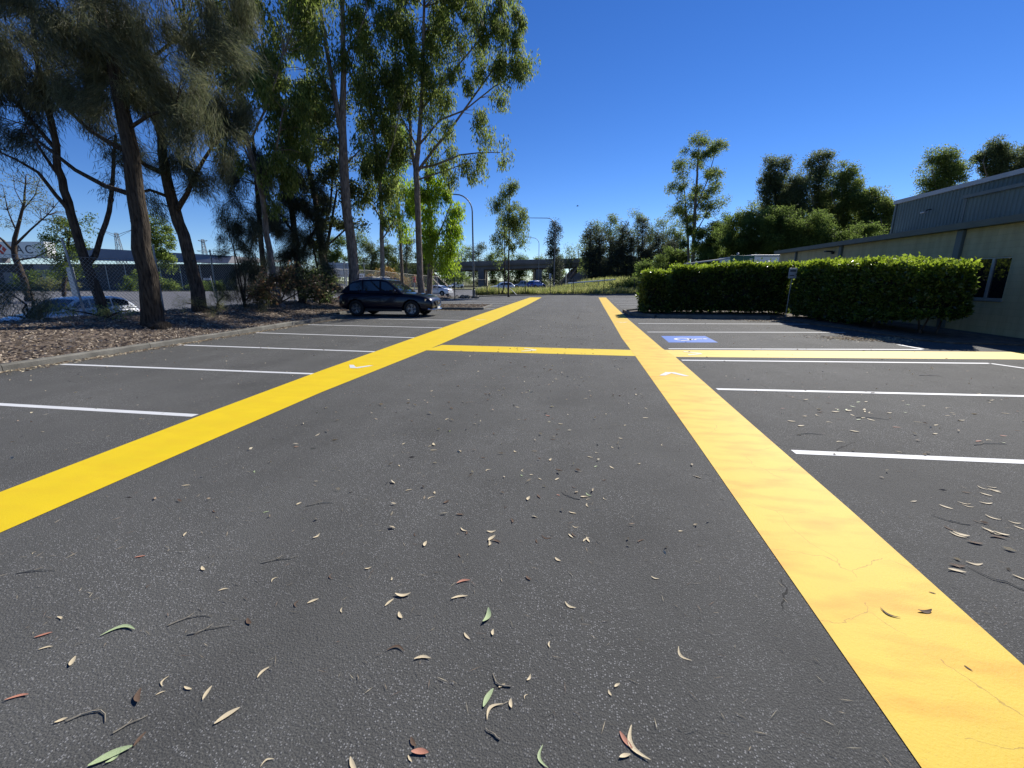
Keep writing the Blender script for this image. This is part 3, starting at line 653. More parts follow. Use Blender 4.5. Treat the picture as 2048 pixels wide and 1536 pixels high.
tree('casuarina_tree', 'casuarina with a forked trunk and pale split bark by the fence', d3,
     [[(404, 624, .22), (385, 545, .20), (364, 470, .185), (348, 420, .18), (336, 370, .16), (325, 310, .14), (315, 240, .11), (300, 150, .08)],
      [(350, 428, .10), (375, 388, .08), (395, 340, .065), (420, 300, .045)], [(333, 350, .085), (290, 330, .07), (255, 300, .05)],
      [(318, 270, .08), (360, 240, .06), (400, 215, .04)], [(340, 395, .06), (300, 380, .045), (268, 388, .03)], [(408, 626, .13), (398, 560, .10), (388, 520, .06)]],
     [(365, 335, 55, 42), (300, 300, 60, 40), (405, 250, 70, 50), (430, 140, 60, 75), (340, 200, 60, 50), (440, 335, 40, 35), (300, 400, 35, 22), (415, 370, 30, 22), (470, 200, 40, 60)],
     'oak', 'oak', 'bark_dark', 1.1, f3.z)
f4, d4 = bedfoot(562, 614)
tree('gum_tree', 'slim gum tree with curved pale trunk and hanging leaves', d4,
     [[(562, 614, .17), (548, 560, .14), (538, 500, .125), (530, 440, .115), (525, 390, .11), (512, 345, .10), (497, 290, .09), (480, 220, .08), (470, 140, .06), (455, 40, .05), (450, -80, .03)],
      [(527, 400, .055), (505, 335, .045), (480, 275, .03)], [(497, 290, .05), (540, 200, .04), (565, 110, .025)], [(520, 370, .05), (552, 300, .04), (566, 220, .025)], [(478, 210, .04), (430, 120, .03), (410, 40, .02)]],
     [(500, 90, 65, 75), (565, 170, 50, 70), (500, 210, 45, 50), (548, 290, 40, 50), (555, 375, 34, 32), (430, 50, 55, 45), (590, 50, 50, 55), (480, 290, 30, 36), (520, -40, 110, 45), (595, 250, 30, 50)],
     'gum', 'gum', 'bark_gum', 1.3, f4.z)
tree('casuarina_tree', 'thin dark casuarina standing behind the slim gum tree', 22,
     [[(538, 606, .13), (527, 530, .12), (520, 450, .11), (514, 370, .09), (505, 270, .06)]],
     [(470, 365, 40, 40), (505, 425, 45, 36), (495, 345, 40, 40), (540, 440, 30, 30), (455, 420, 28, 26)], 'oak', 'oak_dark', 'bark_dark', 1.1, 0.2)
f5, d5 = bedfoot(606, 606)
tree('casuarina_tree', 'dense near-black casuarina clump over the overgrown fence', d5,
     [[(606, 606, .2), (594, 520, .17), (586, 440, .15), (576, 360, .12), (562, 280, .07)], [(595, 520, .08), (630, 460, .06), (650, 410, .03)], [(590, 470, .07), (555, 420, .05), (535, 390, .03)]],
     [(600, 520, 55, 45), (582, 440, 55, 45), (628, 470, 42, 40), (560, 360, 45, 50), (640, 545, 35, 35), (610, 390, 40, 45), (580, 560, 40, 30)],
     'oak', 'oak_dark', 'bark_dark', 1.6, f5.z)
f6, d6 = bedfoot(660, 606)
tree('gum_tree', 'dark-trunked gum with broad leaves rising from the ivy-covered base', d6,
     [[(660, 606, .27), (650, 545, .2), (641, 470, .17), (630, 400, .14), (616, 330, .11), (607, 265, .08), (596, 180, .05)],
      [(648, 520, .09), (664, 440, .07), (674, 380, .05)], [(641, 470, .08), (660, 420, .06), (668, 330, .045), (672, 280, .03)], [(645, 500, .06), (690, 460, .04), (722, 440, .02)], [(646, 590, .06), (628, 500, .05), (618, 450, .03)]],
     [(640, 385, 50, 40), (672, 430, 38, 36), (660, 330, 42, 36), (620, 285, 42, 50), (650, 215, 36, 50), (690, 395, 26, 30), (620, 470, 34, 30), (600, 210, 34, 50), (715, 450, 18, 12)],
     'broad', 'gum_dark', 'bark_dark', 1.15, f6.z, scale=1.15)
tree('gum_tree', 'tall gum with a thick straight brown trunk forking high behind the car', 24.0,
     [[(714, 622, .30), (707, 545, .275), (700, 470, .25), (693, 390, .24), (688, 320, .23), (684, 258, .20), (688, 190, .15), (686, 100, .12), (684, 0, .10), (684, -100, .06)],
      [(682, 262, .14), (668, 180, .12), (655, 110, .10), (640, 20, .08), (632, -70, .05)], [(672, 200, .07), (640, 150, .055), (606, 100, .035)], [(688, 300, .05), (655, 280, .04), (620, 275, .025)], [(686, 120, .05), (715, 70, .035), (735, 20, .02)], [(690, 330, .04), (720, 300, .03)]],
     [(692, 135, 36, 42), (612, 70, 45, 45), (640, 250, 30, 40), (598, 150, 36, 60), (585, 250, 40, 50), (725, 25, 36, 36), (655, 190, 28, 36), (640, -20, 70, 40), (700, 60, 22, 22), (720, 305, 16, 14)],
     'gum', 'gum', 'bark_gum', 1.05, .12)
tree('gum_tree', 'slender gum with a smooth pale trunk behind the car roof', 25.5,
     [[(767, 622, .15), (766, 540, .13), (763, 470, .12), (762, 400, .105), (757, 330, .09), (745, 250, .07), (730, 150, .05), (722, 60, .03)],
      [(763, 440, .05), (745, 410, .04), (715, 392, .025)], [(760, 360, .05), (785, 290, .04), (800, 220, .025)], [(764, 480, .04), (790, 440, .03)]],
     [(758, 375, 32, 32), (742, 255, 40, 60), (772, 305, 36, 50), (727, 155, 32, 55), (752, 75, 42, 55), (782, 425, 26, 32), (790, 205, 36, 55), (722, 400, 20, 14), (745, 330, 30, 36)],
     'gum', 'gum', 'bark_pale', 1.25, .1)
tree('gum_tree', 'big spreading gum on the island with limbs reaching over the lane', 26.0,
     [[(846, 622, .24), (841, 560, .20), (837, 480, .185), (834, 400, .175), (832, 350, .17), (837, 300, .14), (842, 230, .12), (846, 150, .10), (848, 60, .08), (850, -80, .05)],
      [(832, 350, .10), (823, 290, .09), (818, 220, .075), (822, 140, .06), (825, 40, .04)], [(834, 345, .085), (860, 308, .07), (900, 260, .06), (950, 190, .045), (1000, 120, .03)],
      [(834, 338, .075), (870, 330, .06), (920, 310, .045), (960, 305, .03), (1005, 305, .018)], [(838, 290, .065), (880, 240, .05), (930, 220, .04), (990, 172, .03), (1045, 142, .02)],
      [(842, 220, .06), (900, 150, .05), (960, 80, .03), (1010, 50, .02)], [(838, 300, .05), (800, 230, .04), (785, 150, .03)], [(834, 360, .05), (880, 345, .035), (935, 325, .02)]],
     [(850, 50, 65, 65), (935, 25, 65, 45), (995, 55, 42, 40), (1022, 120, 34, 24), (930, 105, 42, 36), (985, 170, 38, 26), (1042, 150, 28, 22), (900, 195, 40, 38), (958, 232, 24, 18), (1008, 312, 16, 12), (972, 325, 18, 13),
      (968, 283, 15, 18), (880, 285, 36, 32), (925, 338, 28, 26), (800, 120, 45, 70), (790, 215, 38, 50), (850, 180, 40, 45), (1030, 60, 20, 24), (815, 300, 30, 32), (890, -40, 120, 45), (1055, 135, 16, 12)],
     'gum', 'gum', 'bark_gum', 1.3, .1)
tree('gum_tree', 'gum with bright weeping foliage close behind the spreading gum', 29.0,
     [[(857, 614, .2), (859, 540, .17), (862, 460, .13), (858, 395, .10), (852, 320, .05)], [(864, 500, .06), (890, 440, .04), (905, 400, .02)]],
     [(888, 425, 30, 36), (880, 480, 34, 36), (893, 522, 24, 24), (858, 395, 28, 36), (905, 470, 16, 34), (850, 460, 22, 36), (875, 350, 26, 30)], 'gum', 'gum_bright', 'bark_gum', 1.6, .1)
tree('gum_tree', 'yellow-green young gum between the pale trunk and the spreading gum', 30.0,
     [[(806, 612, .12), (803, 520, .10), (798, 440, .08), (792, 370, .06), (788, 310, .04)]],
     [(790, 345, 24, 36), (800, 400, 26, 36), (790, 290, 22, 28), (808, 450, 20, 26), (830, 390, 18, 30)], 'gum', 'gum_bright', 'bark_gum', 1.25, .1)
tree('gum_sapling', 'small gum sapling with two thin stems inside the corner of the wire fence', 44.0,
     [[(1017, 586, .09), (1017, 540, .08), (1018, 480, .06), (1019, 420, .045), (1020, 365, .02)], [(1004, 588, .07), (1008, 570, .06), (1010, 520, .05), (1008, 450, .03)], [(1018, 500, .03), (1035, 485, .02), (1048, 470, .012)]],
     [(1020, 378, 22, 15), (1002, 405, 20, 16), (1030, 430, 22, 20), (1010, 450, 24, 20), (1040, 462, 14, 16), (995, 480, 14, 18), (1025, 480, 14, 14), (1050, 480, 7, 12), (1000, 510, 6, 10)], 'gum', 'gum', 'bark_dark', 1.7, .1, scale=.8)

# undergrowth on and behind the fence
def shrub(name, label, d, clumps, sty, leafm, cov=1.4, base=None, group=None, cat='shrub', scale=1.0, thick=.8):
    c = clumps[0]; b = W(base[0], base[1], d) if base else W(c[0], c[1] + c[3], d)
    root = thing(name, label, cat, b, 0, group)
    lines = []
    for k in clumps[:6]:
        t = W(k[0], k[1], d); lines.append([(b, .035), (b.lerp(t, .5) + Vector((random.gauss(0, .08), random.gauss(0, .08), .05)), .025), (t, .012)])
    mb = MB(); nodes = skeleton(mb, lines, 0, 5); tw = MB(); V, F = foliage(clumps, d, sty, cov, nodes, tw, thick, True, 1.0, scale)
    for q in (mb, tw): q.v = [(x - b.x, y - b.y, z - b.z) for x, y, z in q.v]
    mb.add(tw.v, tw.f); mb.obj('stems', 'bark_dark', root)['kind'] = 'stuff'
    link('foliage', npmesh('foliage', V - np.array(tuple(b)), F, leafm), root)['kind'] = 'stuff'
    return root
fq, dq = bedfoot(490, 616)
shrub('casuarina_sapling', 'bushy young casuarina with spiky shoots against the fence', dq, [(492, 560, 38, 40), (478, 510, 34, 38), (465, 465, 20, 36), (505, 480, 20, 30), (450, 440, 10, 26), (500, 590, 40, 20)], 'oak', 'oak_dark', 1.5, (490, 616), scale=.8)
dfen = 16.0
shrub('climbing_vine', 'tangled vine hanging over the top of the chain-link fence', 18.0, [(560, 545, 40, 14), (520, 560, 30, 26), (600, 540, 26, 10), (575, 570, 14, 18), (540, 590, 26, 18), (630, 575, 30, 24)], 'broad', 'vine', .6, (560, 606), cat='vine', thick=.3)
shrub('climbing_ivy', 'dark ivy covering the fence around the gum base', 21.5, [(630, 585, 34, 24), (648, 560, 22, 26), (610, 560, 20, 20)], 'broad', 'gum_dark', 1.3, (640, 608), cat='vine', thick=.3)
shrub('weedy_shrub', 'low scrubby bush growing through the fence over the white car', 12.6, [(50, 610, 60, 22), (20, 585, 45, 20), (80, 628, 30, 10), (60, 580, 40, 10), (10, 632, 40, 12)], 'oak', 'oak', .8, (60, 640), scale=.7)
shrub('weedy_shrub', 'thin yellow-green weeds at the foot of the fence', 12.9, [(215, 618, 30, 12), (255, 622, 22, 8), (150, 622, 30, 10)], 'fine', 'weeds', .5, (215, 634), scale=.6)
shrub('dry_weeds', 'wispy dry weeds behind the forked casuarina', 15.6, [(430, 606, 34, 14), (450, 590, 16, 20), (372, 605, 12, 16)], 'oak', 'sparse', .4, (432, 622), scale=.6)

# across the road
tree('street_tree', 'half-bare spreading tree in front of the warehouse sign', 46.0,
     [[(58, 592, .34), (48, 560, .30), (36, 530, .27), (28, 500, .22), (36, 455, .15), (48, 405, .10), (52, 350, .04)],
      [(30, 505, .14), (5, 480, .10), (-20, 460, .06)], [(30, 490, .12), (60, 460, .08), (95, 430, .05), (120, 400, .02)], [(34, 465, .08), (15, 420, .05), (5, 370, .02)], [(42, 425, .06), (70, 390, .04), (80, 355, .015)],
      [(38, 520, .10), (70, 515, .07), (110, 495, .04)], [(46, 410, .05), (30, 380, .03), (25, 345, .012)]],
     [(30, 375, 45, 30), (80, 395, 30, 30), (105, 430, 34, 30), (15, 430, 30, 25)], 'bare', 'sparse', 'bark_dark', .16, -.5, sub=2.4)
tree('street_tree', 'leafy yellow-green tree beside the half-bare one', 47.0,
     [[(128, 590, .2), (130, 550, .18), (132, 510, .14), (140, 470, .08)]], [(130, 500, 36, 30), (115, 465, 30, 24), (145, 475, 30, 26), (170, 440, 16, 8), (125, 540, 24, 22), (150, 520, 22, 22)], 'broad', 'wattle', 'bark_dark', .85, -.5, scale=1.0)
tree('street_tree', 'round dense tree glimpsed past the stout casuarina trunk', 50.0,
     [[(310, 588, .2), (308, 550, .17), (310, 510, .12), (314, 470, .08)], [(309, 530, .08), (290, 500, .05)], [(309, 530, .08), (330, 505, .05)]],
     [(316, 455, 26, 24), (300, 480, 32, 24), (328, 490, 26, 26), (305, 515, 34, 22), (335, 520, 18, 18), (290, 440, 18, 18), (300, 550, 20, 14)], 'broad', 'broad', 'bark_dark', 1.25, -.5)
for i, (px, py, rx, ry, m_, d) in enumerate([(258, 562, 12, 16, 'wattle', 86), (340, 566, 18, 12, 'broad', 86), (300, 572, 16, 9, 'rust', 85), (395, 568, 18, 9, 'wattle', 88), (430, 570, 22, 9, 'wattle', 89), (60, 560, 40, 12, 'wattle', 78), (120, 568, 30, 9, 'sparse', 76)]):
    shrub('verge_shrub', ['upright green shrub seen through the chain-link mesh', 'mid-green shrub beside the round tree', 'rusty low shrub under the round tree', 'low scrub right of the forked trunk along the far kerb', 'scrubby bushes below the small white street sign', 'wide olive bushes below the warehouse sign', 'pale dry scrub in front of the warehouse loading bay'][i], d, [(px, py, rx, ry), (px + rx * .6, py + ry * .3, rx * .6, ry * .6), (px - rx * .6, py + ry * .3, rx * .6, ry * .6)], 'fine', m_, 1.2, (px, 584), 'shrubs along the far kerb')
shrub('rusty_shrub', 'rounded rust-coloured shrub beyond the parked dark car', 62, [(775, 552, 32, 15), (755, 560, 20, 10), (800, 560, 20, 10)], 'fine', 'rust', 1.4, (775, 572))
shrub('rusty_shrub', 'rust-red bush between the pale trunk and the spreading gum', 60, [(820, 566, 22, 12), (805, 572, 14, 8)], 'fine', 'rust', 1.2, (815, 578))
shrub('verge_shrub', 'olive bush at the end of the bridge embankment', 90, [(912, 550, 18, 18), (895, 545, 16, 20), (925, 558, 12, 9)], 'fine', 'wattle', 1.4, (908, 572))

# far tree lines
def crown_clumps(px, top, wd, bot, shape, n=9):
    out = []
    for i in range(n):
        t = (i + .5) / n
        if shape == 'cone': hw = wd * .5 * (.25 + .75 * t)
        elif shape == 'gum': hw = wd * .5 * (.55 + .45 * math.sin(PI * min(1, t * 1.15 + .05)))
        else: hw = wd * .5 * math.sin(PI * (.18 + .7 * t))
        y = top + (bot - top) * t * .92; r = wd * random.uniform(.15, .23)
        out.append((px + random.uniform(-.6, .6) * hw, y + r * .4, r * random.uniform(.9, 1.3), r * random.uniform(.7, 1.0)))
        out.append((px + random.uniform(-.75, .75) * hw, y + r, r * random.uniform(.7, 1.1), r * random.uniform(.6, .9)))
    return out
def far_tree(label, px, top, wd, bot, d, shape, sty, lm, bm='bark_gum', cov=1.2, group=None, foot=None, name='gum_tree', n=9, bz=None):
    fy = foot or 566
    fz = W(px, fy, d).z
    sway = random.uniform(-.1, .1) * wd
    return tree(name, label, d, [[(px, fy, .26), (px + sway * .4, (fy + top) / 2, .18), (px + sway, top + (bot - top) * .12, .05)],
                                 [(px + sway * .3, (fy * .5 + top * .5), .10), (px + wd * .25, top + (bot - top) * .3, .04)], [(px + sway * .3, (fy * .6 + top * .4), .10), (px - wd * .28, top + (bot - top) * .4, .04)]],
                crown_clumps(px + sway * .5, top, wd, bot, shape, n), sty, lm, bm, cov, bz, 'tree', group, .7, .3)
_ON = ['first', 'second', 'third', 'fourth', 'fifth', 'sixth', 'seventh', 'eighth', 'ninth', 'tenth', 'eleventh']; _oc = [0]
def ORD(): _oc[0] += 1; return _ON[_oc[0] - 1]
def ORD2(i): return ['narrow', 'plump', 'broad', 'tall pointed', 'squat', 'wide', 'mid-height', 'low', 'low bushy', 'low wide', 'last low'][i]
def ORD3(i): return ['wide-crowned', 'tallest', 'open-crowned', 'last', 'slender', 'second-tallest', 'leafy', 'pale', 'stubby', 'low spreading'][i]
for px, top, wd, lm in [(645, 488, 50, 'gum'), (672, 470, 56, 'wattle'), (712, 462, 50, 'gum'), (742, 486, 44, 'gum_dark'), (775, 478, 50, 'gum'), (812, 470, 50, 'gum_dark'), (850, 492, 50, 'gum')]:
    far_tree(ORD() + ' distant gum in the tree line counted from the billboard', px, top, wd, 566, 112, 'round', 'fine', lm, group='tree line behind the billboard')
_oc[0] = 0
for px, top, wd, lm in [(893, 487, 34, 'gum'), (917, 497, 26, 'gum'), (938, 490, 26, 'gum'), (958, 482, 28, 'gum_dark'), (985, 506, 36, 'wattle'), (1012, 510, 34, 'wattle'), (1040, 508, 44, 'wattle'), (1080, 512, 44, 'gum'), (1120, 514, 44, 'gum')]:
    far_tree(ORD() + ' distant gum above the bridge deck counted from its olive bush end', px, top, wd, 572, 195, 'gum', 'fine', lm, cov=1.5, group='trees beyond the bridge', n=9)
far_tree('dark conical casuarina standing beside the far lamp post', 1108, 442, 42, 566, 100, 'cone', 'fine', 'oak_far', 'bark_dark', 1.7, name='casuarina_tree', n=11)
for px, top, wd, lm, sh in [(1140, 490, 30, 'gum', 'round'), (1158, 488, 26, 'gum', 'round')]:
    far_tree(('taller' if px > 1150 else 'shorter') + ' pale thin-crowned gum in the gap beside the conical casuarina', px, top, wd, 540, 150, sh, 'fine', lm, cov=.7, group='thin gums in the gap', n=5)
for i, (px, top, wd) in enumerate([(1178, 447, 34), (1200, 460, 36), (1248, 448, 40), (1283, 430, 34), (1262, 470, 40), (1318, 462, 40), (1222, 470, 36), (1190, 490, 44), (1236, 496, 50), (1290, 490, 50), (1340, 480, 44)]):
    far_tree(ORD2(i) + ' dark casuarina in the row behind the weedy bank', px, top, wd, 568, 104, 'cone', 'fine', 'oak_far', 'bark_dark', 1.6, 'dark casuarinas behind the bank', name='casuarina_tree', n=10)
for i, (px, top, wd) in enumerate([(1220, 428, 40), (1278, 416, 34), (1325, 432, 40), (1350, 440, 36), (1192, 440, 36), (1245, 452, 40), (1300, 452, 44), (1362, 462, 44), (1172, 470, 36), (1335, 486, 50)]):
    far_tree(ORD3(i) + ' lighter gum rising above the dark casuarina row', px, top, wd, 545, 114, 'gum', 'fine', 'gum', 'bark_pale', 1.2, 'gums above the casuarina row')
tree('gum_tree', 'tall airy gum standing alone against the sky behind the hedge', 70.0,
     [[(1384, 556, .30), (1387, 490, .27), (1390, 420, .22), (1394, 350, .15), (1398, 290, .06)], [(1378, 556, .2), (1376, 480, .17), (1372, 420, .12), (1366, 350, .05)], [(1391, 420, .1), (1415, 360, .08), (1432, 300, .04)], [(1388, 470, .1), (1412, 430, .06)], [(1376, 440, .08), (1352, 395, .04)]],
     [(1388, 283, 22, 14), (1432, 290, 20, 14), (1370, 320, 22, 18), (1408, 318, 28, 20), (1356, 382, 22, 13), (1398, 372, 34, 24), (1378, 415, 30, 22), (1432, 345, 16, 16), (1436, 408, 14, 8), (1350, 430, 12, 10), (1405, 430, 24, 20), (1372, 455, 22, 18), (1412, 400, 20, 16), (1360, 345, 14, 12)],
     'fine', 'gum', 'bark_gum', 1.35, -.3)
for i, (px, py, rx, ry, d) in enumerate([(1420, 480, 44, 36, 66), (1490, 470, 50, 42, 60), (1560, 455, 48, 40, 58), (1625, 462, 44, 34, 56), (1715, 478, 44, 26, 54), (1350, 520, 36, 22, 72), (1300, 540, 26, 16, 70), (1450, 515, 60, 24, 64), (1540, 500, 60, 30, 62), (1650, 490, 60, 24, 60), (1262, 572, 20, 16, 57), (1235, 578, 16, 10, 56)]):
    shrub('wattle_tree', ['feathery wattle right of the lone airy gum', 'wide wattle above the green sign', 'rounded wattle above the white truck body', 'mid-green wattle over the low roof', 'low wattle just left of the tall shed', 'low wattle below the lone airy gum', 'scrubby wattle on the weedy bank', 'dark low wattle behind the awning edge', 'dense wattle mass behind the truck body', 'low dense wattle along the low roof', 'pale scrubby bush on the bank beside the hedge end', 'small weedy bush at the foot of the bank'][i], d,
          [(px, py, rx * 1.0, ry * .9), (px - rx * .5, py + ry * .3, rx * .6, ry * .6), (px + rx * .5, py + ry * .2, rx * .6, ry * .6), (px - rx * .2, py - ry * .5, rx * .5, ry * .4), (px + rx * .3, py - ry * .45, rx * .45, ry * .4), (px, py + ry * .9, rx * .9, ry * .5)], 'fine', 'wattle', 1.7, (px, 566), cat='tree')
for i, (px, top, wd, bot, lm, d) in enumerate([(1500, 410, 80, 520, 'gum', 78), (1585, 385, 90, 520, 'gum', 80), (1660, 390, 90, 520, 'gum_dark', 80), (1715, 400, 80, 520, 'gum', 80), (1455, 432, 70, 530, 'wattle', 78), (1552, 312, 80, 470, 'gum_dark', 66), (1638, 303, 66, 470, 'gum_dark', 68), (1685, 330, 76, 480, 'gum', 66), (1595, 350, 60, 480, 'gum_dark', 64), (1740, 372, 80, 490, 'gum', 64), (1775, 400, 50, 490, 'gum', 62)]):
    far_tree(['gum in the back row filling the dip beside the lone airy gum', 'gum in the back row below the big dark one', 'dark gum in the back row below the tallest', 'gum in the back row behind the spreading one', 'paler low gum ending the back row', 'big dark gum rising left of the group above the low roof', 'upright dark gum, tallest above the low roof', 'broad olive gum next to the tallest one', 'dark gum filling the gap between the two tallest', 'spreading gum beside the tall shed', 'small gum touching the tall shed corner'][i], px, top, wd, bot, d, 'round', 'fine', lm, cov=1.0 if i < 5 else 1.4, group='gums behind the low building', n=10 if i < 5 else 19)
for i, (px, top, wd, bot, lm) in enumerate([(1888, 302, 84, 400, 'gum'), (1990, 285, 84, 380, 'gum_dark'), (2060, 290, 60, 380, 'gum_dark')]):
    far_tree(['light gum leaning above the shed roof', 'rusty dark gum above the shed roof', 'dark gum cut by the picture edge above the shed roof'][i].replace(' cut by the picture edge', ' with bluish leaves'), px, top, wd, bot, 52, 'round', 'fine', lm, cov=1.3, group='gums behind the shed', n=16, foot=545)

# ------------------------------------------------------------------ clipped hedges
def hedge(name, label, poly, h, n, z0=.15, undercut=None):
    """poly: footprint going anticlockwise; leaves clothe a dark twiggy core"""
    P = np.array(poly, float); c = P.mean(0); root = thing(name, label, 'hedge', (c[0], c[1], .1))
    hf = h if callable(h) else (lambda x, y: h)
    E = np.roll(P, -1, 0) - P; ln = np.linalg.norm(E, axis=1); Nn = np.stack([E[:, 1], -E[:, 0]], 1) / ln[:, None]
    hm = np.mean([hf(*p) for p in P]); side_area = ln.sum() * hm
    area = .5 * abs(np.sum(P[:, 0] * np.roll(P[:, 1], -1) - np.roll(P[:, 0], -1) * P[:, 1]))
    ns = int(n * side_area / (side_area + area * 1.3)); ntp = n - ns
    e = RNG.choice(len(P), ns, p=ln / ln.sum()); t = RNG.random(ns); base = P[e] + E[e] * t[:, None]; nrm = Nn[e]
    H_ = np.array([hf(*b) for b in base]); zz = z0 + (H_ - z0) * RNG.random(ns)
    if undercut is not None: zz = np.maximum(zz, np.array([undercut(*b) for b in base]) + RNG.uniform(0, .25, ns))
    s_ = base[:, 0] * 1.1 + base[:, 1] * .9
    lc = RNG.uniform([s_.min(), z0], [s_.max(), H_.max()], (int(side_area * 2.6), 2)); la = RNG.uniform(.04, .30, len(lc)); lr = RNG.uniform(.14, .4, len(lc))
    bump = np.full(ns, -.10)
    for (u_, v_), a_, r_q in zip(lc, la, lr): bump = np.maximum(bump, -.10 + a_ * np.exp(-((s_ - u_) ** 2 + (zz - v_) ** 2) / r_q ** 2))
    rnd = -.34 * np.clip((zz - H_ + .45) / .45, 0, 1) ** 2
    dep = RNG.exponential(.09, ns)
    q = base + nrm * (bump + rnd - dep)[:, None]
    S = np.concatenate([q, zz[:, None]], 1); SN = np.concatenate([nrm, np.full((ns, 1), .5)], 1)
    lo, hi = P.min(0), P.max(0); T = []
    while sum(map(len, T)) < ntp:
        r = lo + (hi - lo) * RNG.random((ntp, 2)); ins = np.ones(len(r), bool)
        for i in range(len(P)): ins &= ((r - P[i]) @ Nn[i]) < .02
        T.append(r[ins])
    T = np.concatenate(T)[:ntp]; HT = np.array([hf(*b) for b in T])
    tz = HT + .05 * vnoise(T[:, 0] * 2, T[:, 1] * 2, .3) + .05 * RNG.normal(size=ntp) - RNG.exponential(.05, ntp) + (RNG.random(ntp) < .05) * RNG.uniform(0, .18, ntp)
    S = np.concatenate([S, np.concatenate([T, tz[:, None]], 1)]); SN = np.concatenate([SN, np.tile([0, 0, 1.0], (ntp, 1))])
    pn = vnoise(S[:, 0] * 1.9 + S[:, 1] * 1.3 + 3, S[:, 2] * 2.3 + S[:, 1] * .4, .45) + .5 * vnoise(S[:, 1] * 3.1 + S[:, 0], S[:, 2] * 4.0, .4)
    thin = (np.arange(len(S)) < ns) & (pn < -.22) & (RNG.random(len(S)) < .72)
    S, SN = S[~thin], SN[~thin]; HH = np.concatenate([H_, HT])[~thin]
    D = SN * .7 + RNG.normal(size=S.shape) * .75
    V, F = leaves(S, D, RNG.uniform(.08, .16, len(S)), RNG.uniform(.045, .085, len(S)))
    new = RNG.random(len(S)) < np.clip((S[:, 2] - HH + .42) / .34, 0.05, .85)  # brighter leaves crowd towards the top, painting in the sunlit rim
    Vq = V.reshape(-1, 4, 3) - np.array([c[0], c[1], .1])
    for nm, sel, mm in (('foliage', ~new, 'hedge'), ('sunlit_shoots', new, 'hedge_sunlit')):
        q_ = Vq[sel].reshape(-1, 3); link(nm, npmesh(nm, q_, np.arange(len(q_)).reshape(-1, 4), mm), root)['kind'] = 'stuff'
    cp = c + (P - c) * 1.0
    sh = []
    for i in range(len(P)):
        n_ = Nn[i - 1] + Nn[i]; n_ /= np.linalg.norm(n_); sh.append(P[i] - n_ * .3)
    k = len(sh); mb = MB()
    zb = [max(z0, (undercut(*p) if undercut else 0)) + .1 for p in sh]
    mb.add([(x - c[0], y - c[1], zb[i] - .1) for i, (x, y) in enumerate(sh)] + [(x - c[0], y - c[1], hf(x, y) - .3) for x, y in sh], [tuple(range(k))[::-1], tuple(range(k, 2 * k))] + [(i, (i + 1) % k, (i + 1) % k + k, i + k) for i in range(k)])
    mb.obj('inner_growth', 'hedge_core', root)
    st = MB()
    for i in range(int(area / .35)):
        r = lo + (hi - lo) * RNG.random(2)
        if all((r - P[j]) @ Nn[j] < -.35 for j in range(k)):
            a = Vector((r[0] - c[0], r[1] - c[1], -.02)); st.tube([a, a + Vector((random.gauss(0, .08), random.gauss(0, .08), .5)), a + Vector((random.gauss(0, .2), random.gauss(0, .2), 1.1))], [.03, .022, .012], 5)
    if st.v: st.obj('stems', 'bark_dark', root)['kind'] = 'stuff'
    return root
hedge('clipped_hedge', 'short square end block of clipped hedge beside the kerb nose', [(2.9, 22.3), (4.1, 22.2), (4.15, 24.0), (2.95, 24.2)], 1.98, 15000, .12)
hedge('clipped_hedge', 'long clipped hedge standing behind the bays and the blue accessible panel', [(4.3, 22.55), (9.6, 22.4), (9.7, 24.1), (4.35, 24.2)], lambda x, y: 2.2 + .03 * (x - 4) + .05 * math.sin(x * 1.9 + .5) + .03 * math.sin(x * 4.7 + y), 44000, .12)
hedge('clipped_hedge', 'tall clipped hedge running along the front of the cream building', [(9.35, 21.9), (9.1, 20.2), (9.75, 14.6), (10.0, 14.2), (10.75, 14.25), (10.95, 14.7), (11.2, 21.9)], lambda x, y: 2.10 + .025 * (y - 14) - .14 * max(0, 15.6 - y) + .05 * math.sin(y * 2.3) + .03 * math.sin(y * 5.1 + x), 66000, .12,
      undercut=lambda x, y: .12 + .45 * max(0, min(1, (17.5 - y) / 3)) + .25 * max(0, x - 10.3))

# ------------------------------------------------------------------ cream building and shed
WX = 12.62
bld = thing('low_building', 'low cream block building with grey-green gutter along the right of the car park', 'building', (WX, 18, 0))
def bpart(name, mb, m, par=bld, **kw):
    mb.v = [(x - WX, y - 18, z) for x, y, z in mb.v]; return mb.obj(name, m, par, **kw)
wy0, wy1, wz0, wz1 = 15.72, 17.25, 1.05, 2.35
wl = MB(); T_ = .2
wl.box((WX, 4, 0), (WX + T_, wy0, 3.3)); wl.box((WX, wy1, 0), (WX + T_, 32.1, 3.3)); wl.box((WX, wy0, 0), (WX + T_, wy1, wz0)); wl.box((WX, wy0, wz1), (WX + T_, wy1, 3.3))
wl.box((WX + T_, 31.9, 0), (30, 32.1, 3.3)); wl.box((WX + T_, 4, 0), (30, 4.2, 3.3))
bpart('wall', wl, 'cream')
win = bpart('window', MB().box((WX + .05, wy0, wz0), (WX + .11, wy1, wz0 + .05)).box((WX + .05, wy0, wz1 - .05), (WX + .11, wy1, wz1)).box((WX + .05, wy0, wz0 + .05), (WX + .11, wy0 + .05, wz1 - .05)).box((WX + .05, wy1 - .05, wz0 + .05), (WX + .11, wy1, wz1 - .05)).box((WX + .04, 16.34, wz0 + .05), (WX + .11, 16.42, wz1 - .05)), 'alu')
for a, b in ((wy0 + .05, 16.34), (16.42, wy1 - .05)): bpart('pane', MB().box((WX + .075, a, wz0 + .05), (WX + .085, b, wz1 - .05)), 'glass', win)
bpart('window_sill', MB().box((WX - .03, wy0 - .04, wz0 - .05), (WX + .05, wy1 + .04, wz0 - .002)), 'alu')
